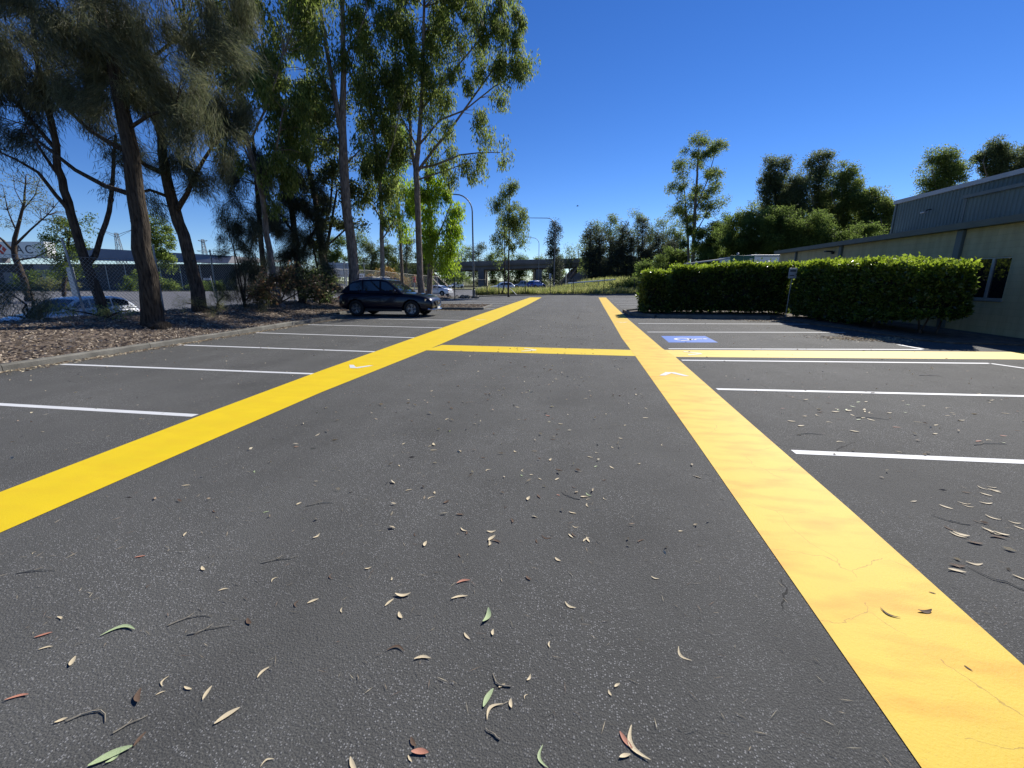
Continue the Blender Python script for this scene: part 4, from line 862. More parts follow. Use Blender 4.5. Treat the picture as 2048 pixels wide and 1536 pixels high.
gut = MB(); prof = [(-.30, 3.30), (-.32, 3.50), (-.28, 3.50), (-.27, 3.34), (-.02, 3.34), (-.02, 3.30)]
vs = [(WX + a, y, z) for y in (4, 32.25) for a, z in prof]; kk = len(prof)
gut.add(vs, [tuple(range(kk)), tuple(range(kk, 2 * kk))[::-1]] + [(i, (i + 1) % kk, (i + 1) % kk + kk, i + kk) for i in range(kk)])
gut.box((WX - .02, 4, 3.302), (WX + .25, 32.25, 3.46)); bpart('gutter', gut, 'trim')
bpart('roof', MB().add([(WX - .25, 4, 3.47), (WX - .25, 32.3, 3.47), (16.5, 32.3, 3.92), (16.5, 4, 3.92), (WX - .25, 4, 3.50), (WX - .25, 32.3, 3.50), (16.5, 32.3, 3.95), (16.5, 4, 3.95)], [(0, 1, 2, 3), (7, 6, 5, 4), (0, 4, 5, 1), (1, 5, 6, 2), (2, 6, 7, 3), (3, 7, 4, 0)]), 'roof')
for y, wd in ((17.72, .26), (24.9, .22), (29.65, .12), (10.2, .22)): bpart('downpipe', MB().box((WX - .11, y - wd / 2, .02), (WX - .002, y + wd / 2, 3.3)), 'trim', bevel=.015)
c_ = AX(1668, 505, WX)
bpart('wall_lamp', MB().box((WX - .12, c_.y - .06, c_.z - .08), (WX - .002, c_.y + .06, c_.z + .06)).box((WX - .42, c_.y - .14, c_.z + .02), (WX - .12, c_.y + .14, c_.z + .09)), 'blackplastic', bevel=.015)
# shed behind
shd = thing('metal_shed', 'tall grey-green ribbed metal shed rising behind the cream building', 'building', (16, 18, 0))
def spart(name, mb, m, par=shd, **kw):
    mb.v = [(x - 16, y - 18, z) for x, y, z in mb.v]; return mb.obj(name, m, par, **kw)
def ribbed(x, y0, y1, z0, z1, pitch=.20):
    mb = MB(); ys_ = []; y = y0
    while y < y1:
        for a, o in ((0, 0), (.62, 0), (.72, -.028), (.90, -.028)): ys_.append((y + a * pitch, o))
        y += pitch
    vs = [(x + o, yy, z) for z in (z0, z1) for yy, o in ys_]; k = len(ys_)
    mb.add(vs, [(i, i + 1, i + 1 + k, i + k) for i in range(k - 1)]); return mb
spart('cladding', ribbed(16, 3, 27.1, 0.02, 5.5), 'clad')
spart('cladding', ribbed(15.55, 3, 22.0, 3.7, 4.95), 'clad')
spart('lean_to_cap', MB().box((15.40, 3, 4.93), (15.99, 22.1, 5.06)).box((15.5, 21.98, 3.6), (15.97, 22.08, 4.93)), 'trim')
spart('fascia', MB().box((15.88, 3, 5.5), (16.1, 27.25, 5.68)), 'roof')
spart('corner_flashing', MB().box((15.94, 27.08, .02), (16.06, 27.2, 5.5)), 'trim')
spart('end_wall', MB().box((16.06, 27.05, .02), (34, 27.15, 5.5)), 'clad')
spart('roof', MB().add([(15.95, 3, 5.6), (15.95, 27.25, 5.6), (25, 27.25, 6.5), (25, 3, 6.5)], [(0, 1, 2, 3)]), 'roof')
c_ = AX(1862, 424, 16)
fl = spart('floodlight', MB().box((15.62, c_.y - .14, c_.z - .05), (15.80, c_.y + .14, c_.z + .02)), 'alu', bevel=.02)
spart('bracket', MB().tube([(15.98, c_.y, c_.z + .12), (15.85, c_.y, c_.z + .10), (15.74, c_.y, c_.z + .02)], .025, 6), 'blackplastic', fl)

# ------------------------------------------------------------------ small sign by the hedge
b_ = AY(1571, 632, 21.4); b_.z = .1
sg = thing('bay_sign', 'small white parking sign on a thin post in front of the hedge corner', 'sign', b_)
MB().tube([(0, 0, -.1), (.02, 0, 1.0), (.07, 0, 2.0)], .02, 8).obj('post', 'galv', sg)
MB().box((-.14, -.035, 1.62), (.20, -.025, 2.06)).obj('plate', 'signgrey', sg, bevel=.01)
MB().box((-.09, -.039, 1.90), (.15, -.0365, 1.98)).box((-.09, -.039, 1.72), (.10, -.0365, 1.76)).obj('lettering', 'ink', sg)

# ------------------------------------------------------------------ chain-link fence on the left
def wires(a, b, z0a, z0b, h, cell, r, mb=None):
    """diamond mesh of thin wires between two posts"""
    mb = mb or MB(); a, b = Vector((a[0], a[1], 0)), Vector((b[0], b[1], 0)); Ld = (b - a).length; u = (b - a) / Ld; nrm = Vector((-u.y, u.x, 0))
    def pt(s, z): return a + u * s + Vector((0, 0, z0a + (z0b - z0a) * s / Ld + z))
    for sg_ in (1, -1):
        s = -h
        while s < Ld:
            # line from (s,0) to (s+h,h) clipped
            s0, s1 = max(s, 0), min(s + h, Ld)
            if s1 - s0 > .02:
                za, zb = s0 - s, s1 - s
                if sg_ < 0: za, zb = h - za, h - zb
                p, q = pt(s0, za), pt(s1, zb); d = (q - p).normalized(); sd_ = d.cross(nrm) * r
                n2 = nrm * r * .6
                k = len(mb.v); mb.v += [tuple(p + sd_), tuple(q + sd_), tuple(q - sd_ + n2), tuple(p - sd_ + n2), tuple(p - n2), tuple(q - n2)]
                mb.f += [(k, k + 1, k + 2, k + 3), (k + 3, k + 2, k + 5, k + 4), (k + 4, k + 5, k + 1, k)]
            s += cell * 1.414
    return mb
fen = thing('chain_link_fence', 'galvanised chain-link fence with leaning posts along the back of the mulch bed', 'fence', (-15.3, 14, .5))
fo = Vector((-15.3, 14, .5))
fy = [3.7, 6.3, 8.85, 11.4, 14.0, 16.5, 19.1, 21.6, 24.2, 26.8, 29.4, 32.0, 34.6, 37.2, 39.8]
fx = [-15.3] * 10 + [-15.2, -15.0, -14.7, -14.2, -13.4]
fp = [(x, y, bedz(x, y)) for x, y in zip(fx, fy)]
for i, (x, y, z) in enumerate(fp):
    lx, ly = (-.12, -.10) if i == 3 else (random.uniform(-.04, .04), random.uniform(-.05, .05))
    o = MB().tube([(0, 0, -.2), (lx * .8, ly * .8, 1.9), (lx, ly, 2.35)], .03, 8).obj('post', 'galv', fen, loc=Vector((x, y, z)) - fo)
for i in range(len(fp) - 1):
    a, b = fp[i], fp[i + 1]
    mb = wires(a, b, a[2] + .06, b[2] + .06, 1.75, .085 if i < 9 else .12, .0045 if i < 9 else .006)
    mb.tube([(a[0], a[1], a[2] + 1.82), (b[0], b[1], b[2] + 1.80)], .006, 5); mb.tube([(a[0], a[1], a[2] + .08), (b[0], b[1], b[2] + .08)], .005, 5)
    mb.v = [(x - fo.x, y - fo.y, z - fo.z) for x, y, z in mb.v]
    mb.obj('wire_mesh', 'wire', fen)['kind'] = 'stuff'
# far fence
fpx = [(908, 600), (946, 594), (973, 592), (997, 591), (1050, 590.3), (1100, 590), (1146, 589.8), (1207, 589.6), (1268, 589.4), (1320, 589.4)]
ffp = [G(px, py) + Vector((0, .25, .02)) for px, py in fpx]
ff = thing('wire_fence', 'black post and wire fence around the far end of the car park', 'fence', ffp[4]); o0 = ffp[4].copy()
for i, p in enumerate(ffp):
    MB().tube([(0, 0, -.2), (random.uniform(-.03, .03), 0, 1.85)], .04, 8).obj('post', 'blackpost', ff, loc=p - o0)
for a, b in zip(ffp[:-1], ffp[1:]):
    mb = wires(a, b, a.z + .05, b.z + .05, 1.6, .2, .0035)
    for h in (.06, .9, 1.68): mb.tube([a + Vector((0, 0, h)), b + Vector((0, 0, h))], .006, 4)
    mb.v = [(x - o0.x, y - o0.y, z - o0.z) for x, y, z in mb.v]; mb.obj('wire_mesh', 'blackwire', ff)['kind'] = 'stuff'

# ------------------------------------------------------------------ vehicles
def apply_mods(o):
    dg = bpy.context.evaluated_depsgraph_get(); me = bpy.data.meshes.new_from_object(o.evaluated_get(dg)); old = o.data; o.modifiers.clear(); o.data = me; bpy.data.meshes.remove(old)
CARS = {
 # x along the car from the tail; top line of the lower body, greenhouse (x, z), widths
 'suv': dict(L=4.55, W=1.84, wheel=.37, ax=(.90, 3.60), zb=.26, top=[(0, .82), (.03, 1.0), (.25, 1.09), (1.2, 1.10), (2.4, 1.08), (2.95, 1.08), (3.4, 1.07), (3.9, 1.01), (4.3, .92), (4.5, .78), (4.55, .62)],
             gh=[(.06, 1.06), (.70, 1.57), (1.2, 1.68), (2.05, 1.69), (2.42, 1.625), (3.22, 1.05)], roofw=.60, tumble=.80, glass=[(.62, 1.22), (1.30, 2.08), (2.17, 2.92)], rails=True),
 'sedan': dict(L=4.65, W=1.82, wheel=.33, ax=(.95, 3.65), zb=.20, top=[(0, .70), (.04, .92), (.35, 1.0), (1.0, .97), (2.3, .93), (3.0, .93), (3.6, .86), (4.2, .76), (4.55, .62), (4.65, .5)],
               gh=[(.55, .96), (1.25, 1.34), (1.75, 1.43), (2.2, 1.43), (2.55, 1.37), (3.35, .90)], roofw=.56, tumble=.82, glass=[(.95, 1.70), (1.76, 2.35), (2.42, 3.1)], rails=False),
 'hatch': dict(L=4.35, W=1.80, wheel=.33, ax=(.80, 3.45), zb=.20, top=[(0, .70), (.03, .92), (.25, 1.0), (1.2, .98), (2.3, .95), (2.9, .95), (3.4, .88), (3.95, .78), (4.28, .62), (4.35, .5)],
               gh=[(.10, .96), (.55, 1.36), (1.0, 1.45), (2.0, 1.45), (2.4, 1.39), (3.15, .92)], roofw=.58, tumble=.82, glass=[(.5, 1.15), (1.21, 1.98), (2.05, 2.85)], rails=False),
 'ute': dict(L=5.2, W=1.85, wheel=.38, ax=(1.15, 4.2), zb=.32, top=[(0, .95), (.03, 1.08), (.3, 1.1), (2.0, 1.1), (3.3, 1.1), (3.8, 1.08), (4.4, 1.02), (4.95, .92), (5.15, .75), (5.2, .6)],
             gh=[(1.95, 1.08), (2.1, 1.70), (2.35, 1.76), (3.1, 1.76), (3.35, 1.70), (3.95, 1.08)], roofw=.62, tumble=.85, glass=[(2.1, 2.68), (2.74, 3.3), (3.36, 3.7)], rails=False)}
def car(name, label, style, loc, rz, paint_m, plate=True):
    s = CARS[style]; root = thing(name, label, 'car', loc, rz); Lc, hw = s['L'], s['W'] / 2
    cxo = -Lc / 2                                       # car runs along +x, centred
    def topz(x):
        t = s['top']
        for (a, za), (b, zb) in zip(t[:-1], t[1:]):
            if a <= x <= b: return za + (zb - za) * (x - a) / (b - a)
        return t[-1][1]
    xs = [0, .03, .12, .3, .6, .9, 1.3, 1.8, 2.3, 2.8, 3.2, 3.6, 3.9, Lc - .35, Lc - .18, Lc - .07, Lc]
    xs = sorted(set(x for x in xs if x <= Lc))
    mb = MB(); rings = []
    for x in xs:
        e0 = min(1, (x + .08) / .45); e1 = min(1, (Lc - x + .06) / .75)
        wv = hw * (1 - .17 * (1 - e0) ** 2 - .32 * (1 - e1) ** 2)
        zb = s['zb'] + .16 * (1 - min(1, x / .5)) ** 2 + .10 * (1 - min(1, (Lc - x) / .4)) ** 2
        zt = topz(x); hh = zt - zb
        half = [(0, zb), (wv * .82, zb), (wv * .975, zb + hh * .10), (wv, zb + hh * .42), (wv * .985, zb + hh * .70), (wv * .945, zb + hh * .90), (wv * .84, zt - .012), (wv * .45, zt + .022), (0, zt + .03)]
        full = half + [(-y, z) for y, z in half[-2:0:-1]]
        rings.append([(x + cxo, y, z) for y, z in full])
    k = len(rings[0])
    for r in rings: mb.v += r
    for i in range(len(rings) - 1):
        for j in range(k): mb.f.append((i * k + j, i * k + (j + 1) % k, (i + 1) * k + (j + 1) % k, (i + 1) * k + j))
    mb.f.append(tuple(range(k))[::-1]); mb.f.append(tuple((len(rings) - 1) * k + j for j in range(k)))
    body = mb.obj('body', paint_m, root, smooth=True)
    bmx = bmesh.new(); bmx.from_mesh(body.data); bmesh.ops.recalc_face_normals(bmx, faces=bmx.faces); bmx.to_mesh(body.data); bmx.free()
    sub = body.modifiers.new('s', 'SUBSURF'); sub.levels = 2; sub.render_levels = 2
    cut = MB()
    for a in s['ax']:
        for sgn in (1, -1):
            cut.lathe([(0, sgn * (hw - .30)), (s['wheel'] + .055, sgn * (hw - .30)), (s['wheel'] + .055, sgn * (hw + .2)), (0, sgn * (hw + .2))], 20, 'y', (a + cxo, 0, s['wheel']))
    co = cut.obj('cutter', 'blackplastic'); bmx = bmesh.new(); bmx.from_mesh(co.data); bmesh.ops.remove_doubles(bmx, verts=bmx.verts, dist=1e-5); bmesh.ops.recalc_face_normals(bmx, faces=bmx.faces); bmx.to_mesh(co.data); bmx.free()
    body.data.materials.append(M['blackplastic'])
    bo = body.modifiers.new('b', 'BOOLEAN'); bo.object = co; bo.operation = 'DIFFERENCE'; bo.solver = 'EXACT'
    try: bo.material_mode = 'TRANSFER'
    except Exception: pass
    co.matrix_world = body.matrix_world
    co.parent = root; bpy.context.view_layer.update(); apply_mods(body)
    cm = co.data; bpy.data.objects.remove(co); bpy.data.meshes.remove(cm)
    # cabin
    gh = s['gh']; belt = [topz(x) - .03 for x, z in gh]
    def gw(z):                                       # half width at height z
        z0, z1 = gh[0][1], max(z_ for _, z_ in gh); t = max(0, min(1, (z - z0) / (z1 - z0))); return hw * (.93 + (s['tumble'] - .93) * t ** 1.15)
    cb = MB(); Lp = [(x + cxo, gw(z), z) for x, z in gh]; kk = len(gh)
    crown = [(x + cxo, 0, z + (.03 if 0 < i < kk - 1 else .0)) for i, (x, z) in enumerate(gh)]
    cb.v = Lp + crown + [(x, -y, z) for x, y, z in Lp]
    for i in range(kk - 1):
        cb.f.append((i, i + 1, kk + i + 1, kk + i)); cb.f.append((kk + i, kk + i + 1, 2 * kk + i + 1, 2 * kk + i))
    cb.f.append(tuple(range(kk))[::-1]); cb.f.append(tuple(range(2 * kk, 3 * kk)))
    cab = cb.obj('cabin', paint_m, root, bevel=.085); cab.modifiers[0].segments = 4; cab.data.polygons.foreach_set('use_smooth', [True] * len(cab.data.polygons))
    bmx = bmesh.new(); bmx.from_mesh(cab.data); bmesh.ops.recalc_face_normals(bmx, faces=bmx.faces); bmx.to_mesh(cab.data); bmx.free()
    def upper(x):
        for (a, za), (b, zb) in zip(gh[:-1], gh[1:]):
            if a <= x <= b: return za + (zb - za) * (x - a) / (b - a)
        return gh[0][1]
    for sgn in (1, -1):
        for (a, b) in s['glass']:
            m_ = MB(); top = []; bot = []
            for j in range(7):
                x = a + (b - a) * j / 6; zt = upper(x) - .085; zl = topz(x) + (.03 if style == 'ute' else .085)
                if zt < zl + .02: zt = zl + .02
                top.append((x + cxo, sgn * (gw(zt) + .006), zt)); bot.append((x + cxo, sgn * (gw(zl) + .006), zl))
            m_.add(bot + top, [(j, j + 1, j + 8, j + 7) if sgn < 0 else (j + 7, j + 8, j + 1, j) for j in range(6)]); m_.obj('side_window', 'carglass', root)
    def screen(i, j, nm, t0, t1):
        (xa, za), (xb, zb) = gh[i], gh[j]; P_ = []
        nx, nz = -(zb - za), (xb - xa); ln_ = math.hypot(nx, nz); nx, nz = nx / ln_ * .012, nz / ln_ * .012
        if nz < 0: nx, nz = -nx, -nz
        m_ = MB()
        for t in (t0, t1):
            x, z = xa + (xb - xa) * t, za + (zb - za) * t
            wv = gw(z) * .90
            for q in (-1, -.5, 0, .5, 1): P_.append((x + cxo + nx, wv * q, z + nz + .03 * (1 - q * q) * min(1, 3 * min(t, 1 - t) + .35)))
        m_.add(P_, [(q, q + 1, q + 6, q + 5) for q in range(4)]); m_.obj(nm, 'carglass', root)
    screen(kk - 1, kk - 2, 'windscreen', .06, .94); screen(0, 1, 'rear_window', .22, .92)
    # wheels
    R_ = s['wheel']
    ty = MB().lathe([(R_ * .62, -.11), (R_ * .93, -.115), (R_, -.08), (R_, .08), (R_ * .93, .115), (R_ * .62, .11), (R_ * .62, -.11)], 28, 'y').mesh('tyre', 'rubber', True)
    rm = MB().lathe([(R_ * .64, .09), (R_ * .66, .105), (R_ * .60, .10), (R_ * .57, .03), (0.0, .02)], 28, 'y')
    for q in range(5):
        a = 2 * PI * q / 5 + .3
        for da in (-.13, .13):
            rm.tube([(.05 * math.cos(a), .075, .05 * math.sin(a)), (R_ * .6 * math.cos(a + da), .088, R_ * .6 * math.sin(a + da))], [.03, .022], 5)
    rm.lathe([(0, .09), (.07, .088), (.075, .05)], 12, 'y'); rme = rm.mesh('rim', 'rim')
    for a in s['ax']:
        for sgn in (1, -1):
            wr = bpy.data.objects.new('wheel', ty); COL.objects.link(wr); wr.parent = root; wr.location = (a + cxo, sgn * (hw - .115), R_); wr.rotation_euler = (0, .4 * sgn, 0 if sgn > 0 else PI)
            ro = link('rim', rme, wr)
    # lamps, grille, plates, mirrors, handles
    zf = s['top'][-1][1]; xf = Lc + cxo
    for sgn in (1, -1):
        yy = sgn * hw * .70
        MB().add([(xf - .10, yy - .16 * sgn, zf + .13), (xf - .34, yy + .20 * sgn, zf + .20), (xf - .36, yy + .205 * sgn, zf + .10), (xf - .07, yy - .14 * sgn, zf + .04)], [(0, 1, 2, 3) if sgn < 0 else (3, 2, 1, 0)]).obj('headlight', 'lens', root).location = (.035, .012 * sgn, 0)
        MB().box((cxo + .0, yy - .18, s['top'][1][1] - .22), (cxo + .16, yy + .15 * (1 if sgn > 0 else .8), s['top'][1][1] - .08)).obj('tail_light', 'tail', root, bevel=.02)
        mr = MB().box((0, -.09, -.07), (.12, .09, .08)).obj('mirror', paint_m, root, bevel=.03); mr.location = (gh[-1][0] + cxo - .42, sgn * (hw + .08), gh[-1][1] + .09)
        for q in range(2):
            hx = s['glass'][1][0] + .12 + q * .88 + cxo
            if style != 'ute': MB().box((hx, sgn * hw * .985 - .012, topz(2) - .14), (hx + .17, sgn * hw * .985 + .018, topz(2) - .11)).obj('door_handle', paint_m, root)
        MB().box((s['ax'][0] + cxo + R_ + .08, sgn * hw * .985 - .02, s['zb'] - .01), (s['ax'][1] + cxo - R_ - .08, sgn * hw * .985 + .006, s['zb'] + .11)).obj('sill', 'blackplastic', root, bevel=.02)
        if s['rails']:
            x0, x1 = gh[2][0] + cxo - .15, gh[3][0] + cxo + .15; zr = gh[2][1]; yr = sgn * gw(zr) * .93
            MB().tube([(x0 - .2, yr, zr - .02), (x0, yr, zr + .05), (x1, yr, zr + .055), (x1 + .2, yr, zr - .02)], .02, 6).obj('roof_rail', 'chrome', root)
            for xr in (gh[2][0] + cxo + .15, gh[3][0] + cxo - .12):
                if sgn > 0: MB().tube([(xr, -yr, zr + .07), (xr, -yr * .5, zr + .10), (xr, yr * .5, zr + .10), (xr, yr, zr + .07)], .022, 6).obj('roof_bar', 'alu', root)
    if s['rails']:
        gr = MB().add([(xf + .03, -.36, zf + .12), (xf + .03, .36, zf + .12), (xf + .035, .26, zf - .10), (xf + .035, -.26, zf - .10)], [(0, 1, 2, 3)]).obj('grille', 'blackplastic', root)
        MB().tube([(xf + .01, -.40, zf + .10), (xf + .04, -.30, zf - .06), (xf + .05, -.18, zf - .125), (xf + .055, .18, zf - .125), (xf + .04, .30, zf - .06), (xf + .01, .40, zf + .10)], .022, 8).obj('chrome_surround', 'chrome', gr)
        MB().lathe([(0, 0), (.07, .0), (.075, .02), (.05, .03), (0, .03)], 16, 'x', (xf + .035, 0, zf + .02)).obj('badge', 'chrome', gr)
        MB().tube([(xf - .22, -.80, .36), (xf + .0, -.5, .33), (xf + .05, 0, .33), (xf + .0, .5, .33), (xf - .22, .80, .36)], .03, 6).obj('bumper_lip', 'chrome', root)
    else:
        MB().box((xf - .05, -.42, zf - .14), (xf + .02, .42, zf - .02)).obj('grille', 'blackplastic', root, bevel=.02)
    if plate:
        MB().box((xf + .02, -.19, zf - .28), (xf + .055, .19, zf - .17)).obj('number_plate', 'plate', root)
        MB().box((cxo - .02, -.19, .62), (cxo + .02, .19, .73)).obj('number_plate', 'plate', root)
    return root
car('parked_car', 'dark navy SUV with roof bars parked nose-out against the mulch bed', 'suv', (-9.02, 19.92, 0), 0.0, 'navy')
car('white_hatchback', 'white car on the road behind the chain-link fence', 'hatch', (-20.3, 14.6, -.47), -PI / 2, 'carwhite')
s1, s2 = G(857, 587, -.5), G(899, 591, -.5); mid = (s1 + s2) / 2
mid = W(872, 588, 63); mid.z = -.5
car('white_sedan', 'white sedan driving on the road just beyond the parked dark car', 'sedan', mid, math.radians(172), 'carwhite')
p = W(1004, 575, 82); p.z = -.42; car('white_wagon', 'white wagon half hidden by the tall grass behind the gum sapling', 'suv', p, math.radians(200), 'carwhite')
p = W(1048, 572, 100); p.z = -.30; car('silver_ute', 'silver utility truck with dark cab on the far road', 'ute', p, math.radians(188), 'carsilver')
p = W(1073, 572, 92); p.z = .05; car('blue_hatchback', 'bright blue hatchback above the tall grass under the bridge', 'hatch', p, math.radians(15 + 40), 'carblue')
p = W(911, 572, 118); p.z = -.5; car('white_van', 'small white car stopped in front of the bridge abutment', 'hatch', p, math.radians(230), 'carwhite')
p = W(670, 574, 88); p.z = -.5; car('dark_car', 'dark car on the far road beneath the billboard', 'hatch', p, math.radians(170), 'blackplastic')

# ------------------------------------------------------------------ street lamps
def lamp(label, base, h, reach, r0, rz=PI + YAW):
    root = thing('street_lamp', label, 'street lamp', base, rz, 'curved street lamps')
    R_ = 1.6 if h > 9 else 1.2; pts = [(0, 0, -.2), (0, 0, h * .3), (0, 0, h - R_)]; rad = [r0, r0 * .85, r0 * .6]
    for i in range(1, 8):
        a = PI / 2 * i / 7; pts.append((R_ * (1 - math.cos(a)), 0, h - R_ + R_ * math.sin(a))); rad.append(r0 * .55)
    pts.append((reach - .5, 0, h + .04)); rad.append(r0 * .42)
    MB().tube(pts, rad, 10).obj('pole', 'lamp_grey', root, smooth=True)
    MB().tube([(0, 0, -.1), (0, 0, .75), (0, 0, .8)], [r0 * 1.5, r0 * 1.45, r0], 10).obj('base_sleeve', 'lamp_grey', root)
    MB().add([(reach - .55, -.09, h), (reach - .55, .09, h), (reach + .15, .14, h - .02), (reach + .15, -.14, h - .02), (reach - .55, -.05, h + .09), (reach - .55, .05, h + .09), (reach + .1, .09, h + .08), (reach + .1, -.09, h + .08)],
             [(0, 1, 2, 3), (7, 6, 5, 4), (0, 4, 5, 1), (1, 5, 6, 2), (2, 6, 7, 3), (3, 7, 4, 0)]).obj('lamp_head', 'alu', root, bevel=.02)
    return root
b_ = G(948, 592.5); b_.z = -.1; lamp('tall curved street lamp at the corner of the far fence', b_, 10.0, 3.0, .11)
b_ = W(1108, 566, 90); b_.z = .3; lamp('curved street lamp in front of the dark conical casuarina', b_, 13.1, 6.3, .12)
b_ = W(1077, 566, 122); b_.z = 0; lamp('smaller curved street lamp standing before the bridge', b_, 12.6, 3.0, .11)

# ------------------------------------------------------------------ bridge
bo = W(985, 566, 150); bo.z = 0
brg = thing('road_bridge', 'grey concrete road bridge with twin decks crossing behind the far road', 'bridge', bo, YAW)
def deck(y0, y1, nm):
    sl_ = 1.3 / 42.0
    def bx(nm2, xa, xb, ya, yb, za, zb, m, par):
        return MB().add([(x, y, z + x * sl_ * .9) for x, y, z in ((xa, ya, za), (xb, ya, za), (xb, yb, za), (xa, yb, za), (xa, ya, zb), (xb, ya, zb), (xb, yb, zb), (xa, yb, zb))], [(3, 2, 1, 0), (4, 5, 6, 7), (0, 1, 5, 4), (1, 2, 6, 5), (2, 3, 7, 6), (3, 0, 4, 7)]).obj(nm2, m, par)
    d_ = bx('deck', -48, 48, y0, y1, 6.35, 6.75, 'conc_bridge', brg)
    bx('parapet', -48, 48, y0 - .15, y0 + .2, 6.753, 7.9, 'conc_bridge', d_); bx('parapet', -48, 48, y1 - .2, y1 + .15, 6.753, 7.9, 'conc_bridge', d_)
    for i in range(5):
        yy = y0 + .8 + i * (y1 - y0 - 2.2) / 4; bx('girder', -48, 48, yy, yy + .6, 5.15, 6.348, 'conc_bridge', d_)
deck(0, 11, 'a'); deck(16, 27, 'b')
for px in (962, 1078):
    q = W(px, 566, 150); lx = (q - bo); lx = lx.x * math.cos(-YAW) - lx.y * math.sin(-YAW)
    MB().box((lx - 1.0, .6, -1), (lx + 1.0, 2.4, 5.1)).obj('pier', 'conc_bridge', brg); MB().box((lx - 1.0, 8.4, -1), (lx + 1.0, 10.2, 5.1)).obj('pier', 'conc_bridge', brg)
    MB().box((lx - .9, 17, -1), (lx + .9, 26, 5.1)).obj('pier', 'conc_pale', brg)  # paler than the front piers: sun through the deck gap put into the colour
MB().add([(-48, -1, -1), (-18, -1, -1), (-25, -1, 5.2), (-48, -1, 5.2), (-48, 28, -1), (-18, 28, -1), (-25, 28, 5.2), (-48, 28, 5.2)], [(0, 1, 2, 3), (7, 6, 5, 4), (1, 5, 6, 2), (3, 2, 6, 7), (0, 4, 5, 1), (0, 3, 7, 4)]).obj('abutment', 'conc_bridge', brg)
MB().add([(48, -1, -1), (24, -1, -1), (30, -1, 5.9), (48, -1, 5.9), (48, 28, -1), (24, 28, -1), (30, 28, 5.9), (48, 28, 5.9)], [(0, 1, 2, 3), (7, 6, 5, 4), (1, 5, 6, 2), (3, 2, 6, 7), (0, 4, 5, 1), (0, 3, 7, 4)]).obj('abutment', 'conc_bridge', brg)

# ------------------------------------------------------------------ signs and roadside furniture
def facing(px, py, d, z=None):
    p = W(px, py, d)
    if z is not None: p.z = z
    return p
b_ = facing(918, 572, 96, -.5)
gs = thing('road_sign', 'green road direction sign with two stacked panels in front of the bridge', 'road sign', b_, YAW)
for x in (-1.0, .9): MB().tube([(x, .06, -.1), (x, .06, 3.6)], .06, 8).obj('post', 'galv', gs)
s_ = 96 / F_PX
pa = MB().box((-1.55, -.05, 1.95), (.35, 0, 3.25)).obj('panel', 'signgreen', gs, bevel=.01)
pb = MB().box((.0, .003, 2.4), (1.35, .05, 3.95)).obj('panel', 'signgreen', gs, bevel=.01)
MB().box((-1.3, -.056, 2.25), (.1, -.052, 2.4)).box((-1.3, -.056, 2.62), (-.1, -.052, 2.78)).obj('lettering', 'signwhite', pa)
MB().box((.4, -.006, 3.6), (1.2, .0, 3.75)).obj('lettering', 'signwhite', pb)
b_ = facing(1478, 566, 43, -.1)
gp = thing('green_sign', 'long dark green sign board standing behind the hedge', 'sign', b_, YAW)
for x in (-.9, .9): MB().tube([(x, .05, -.1), (x, .05, 3.9)], .05, 8).obj('post', 'galv', gp)
pn = MB().box((-1.13, -.04, 3.25), (1.18, .0, 4.02)).obj('panel', 'signgreen', gp, bevel=.01)
MB().box((-.95, -.045, 3.62), (-.62, -.042, 3.66)).box((-.82, -.0455, 3.52), (-.77, -.0425, 3.76)).box((.72, -.045, 3.68), (1.0, -.042, 3.73)).box((.72, -.045, 3.57), (1.0, -.042, 3.62)).obj('lettering', 'signwhite', pn)
MB().lathe([(.09, 0), (.12, .03), (.12, .18), (.05, .26), (0, .28)], 12, 'z', (-.42, 0, 4.02)).obj('beacon', 'galv', gp)
b_ = facing(1530, 566, 46, -.1)
tk = thing('truck_body', 'white box truck body with grey roof edge behind the hedge', 'truck', b_, YAW)
MB().box((-1.75, 0, .9), (1.75, 7, 4.05)).obj('box_body', 'signwhite', tk, bevel=.03)
MB().box((-1.82, -.06, 4.05), (1.82, 7.06, 4.25)).obj('roof_edge', 'signgrey', tk, bevel=.03)
MB().box((1.15, -.02, 3.0), (1.62, -.003, 4.0)).obj('marker_panel', 'pinkpanel', tk)
for x in (-1.45, 1.45):
    MB().lathe([(.2, -.14), (.48, -.15), (.5, -.1), (.5, .1), (.48, .15), (.2, .14), (.2, -.14)], 20, 'x', (x, 1.2, .5)).obj('wheel', 'rubber', tk)
    MB().lathe([(.2, -.14), (.48, -.15), (.5, -.1), (.5, .1), (.48, .15), (.2, .14), (.2, -.14)], 20, 'x', (x, 5.6, .5)).obj('wheel', 'rubber', tk)
MB().box((-1.5, .3, .55), (1.5, 6.8, .9)).obj('chassis', 'blackplastic', tk)
a, b = W(1372, 529, 46), W(1452, 519, 44)
gr = thing('carport_roof', 'thin grey awning edge showing just above the hedge', 'awning', (a.x, a.y, 0))
mb = MB(); dlt = b - a; up_ = Vector((0, 0, .12)); bk = Vector((.4, 3, .1))
q = [a - Vector((a.x, a.y, 0)), b - Vector((a.x, a.y, 0))]
mb.add([q[0], q[1], q[1] + bk, q[0] + bk, q[0] + up_, q[1] + up_, q[1] + bk + up_, q[0] + bk + up_], [(3, 2, 1, 0), (4, 5, 6, 7), (0, 1, 5, 4), (1, 2, 6, 5), (2, 3, 7, 6), (3, 0, 4, 7)]).obj('awning_sheet', 'roof', gr)
for t in (.1, .9):
    s_ = q[0].lerp(q[1], t) + bk * .5; MB().tube([(s_.x, s_.y, -.05), (s_.x, s_.y, s_.z)], .05, 8).obj('post', 'galv', gr)
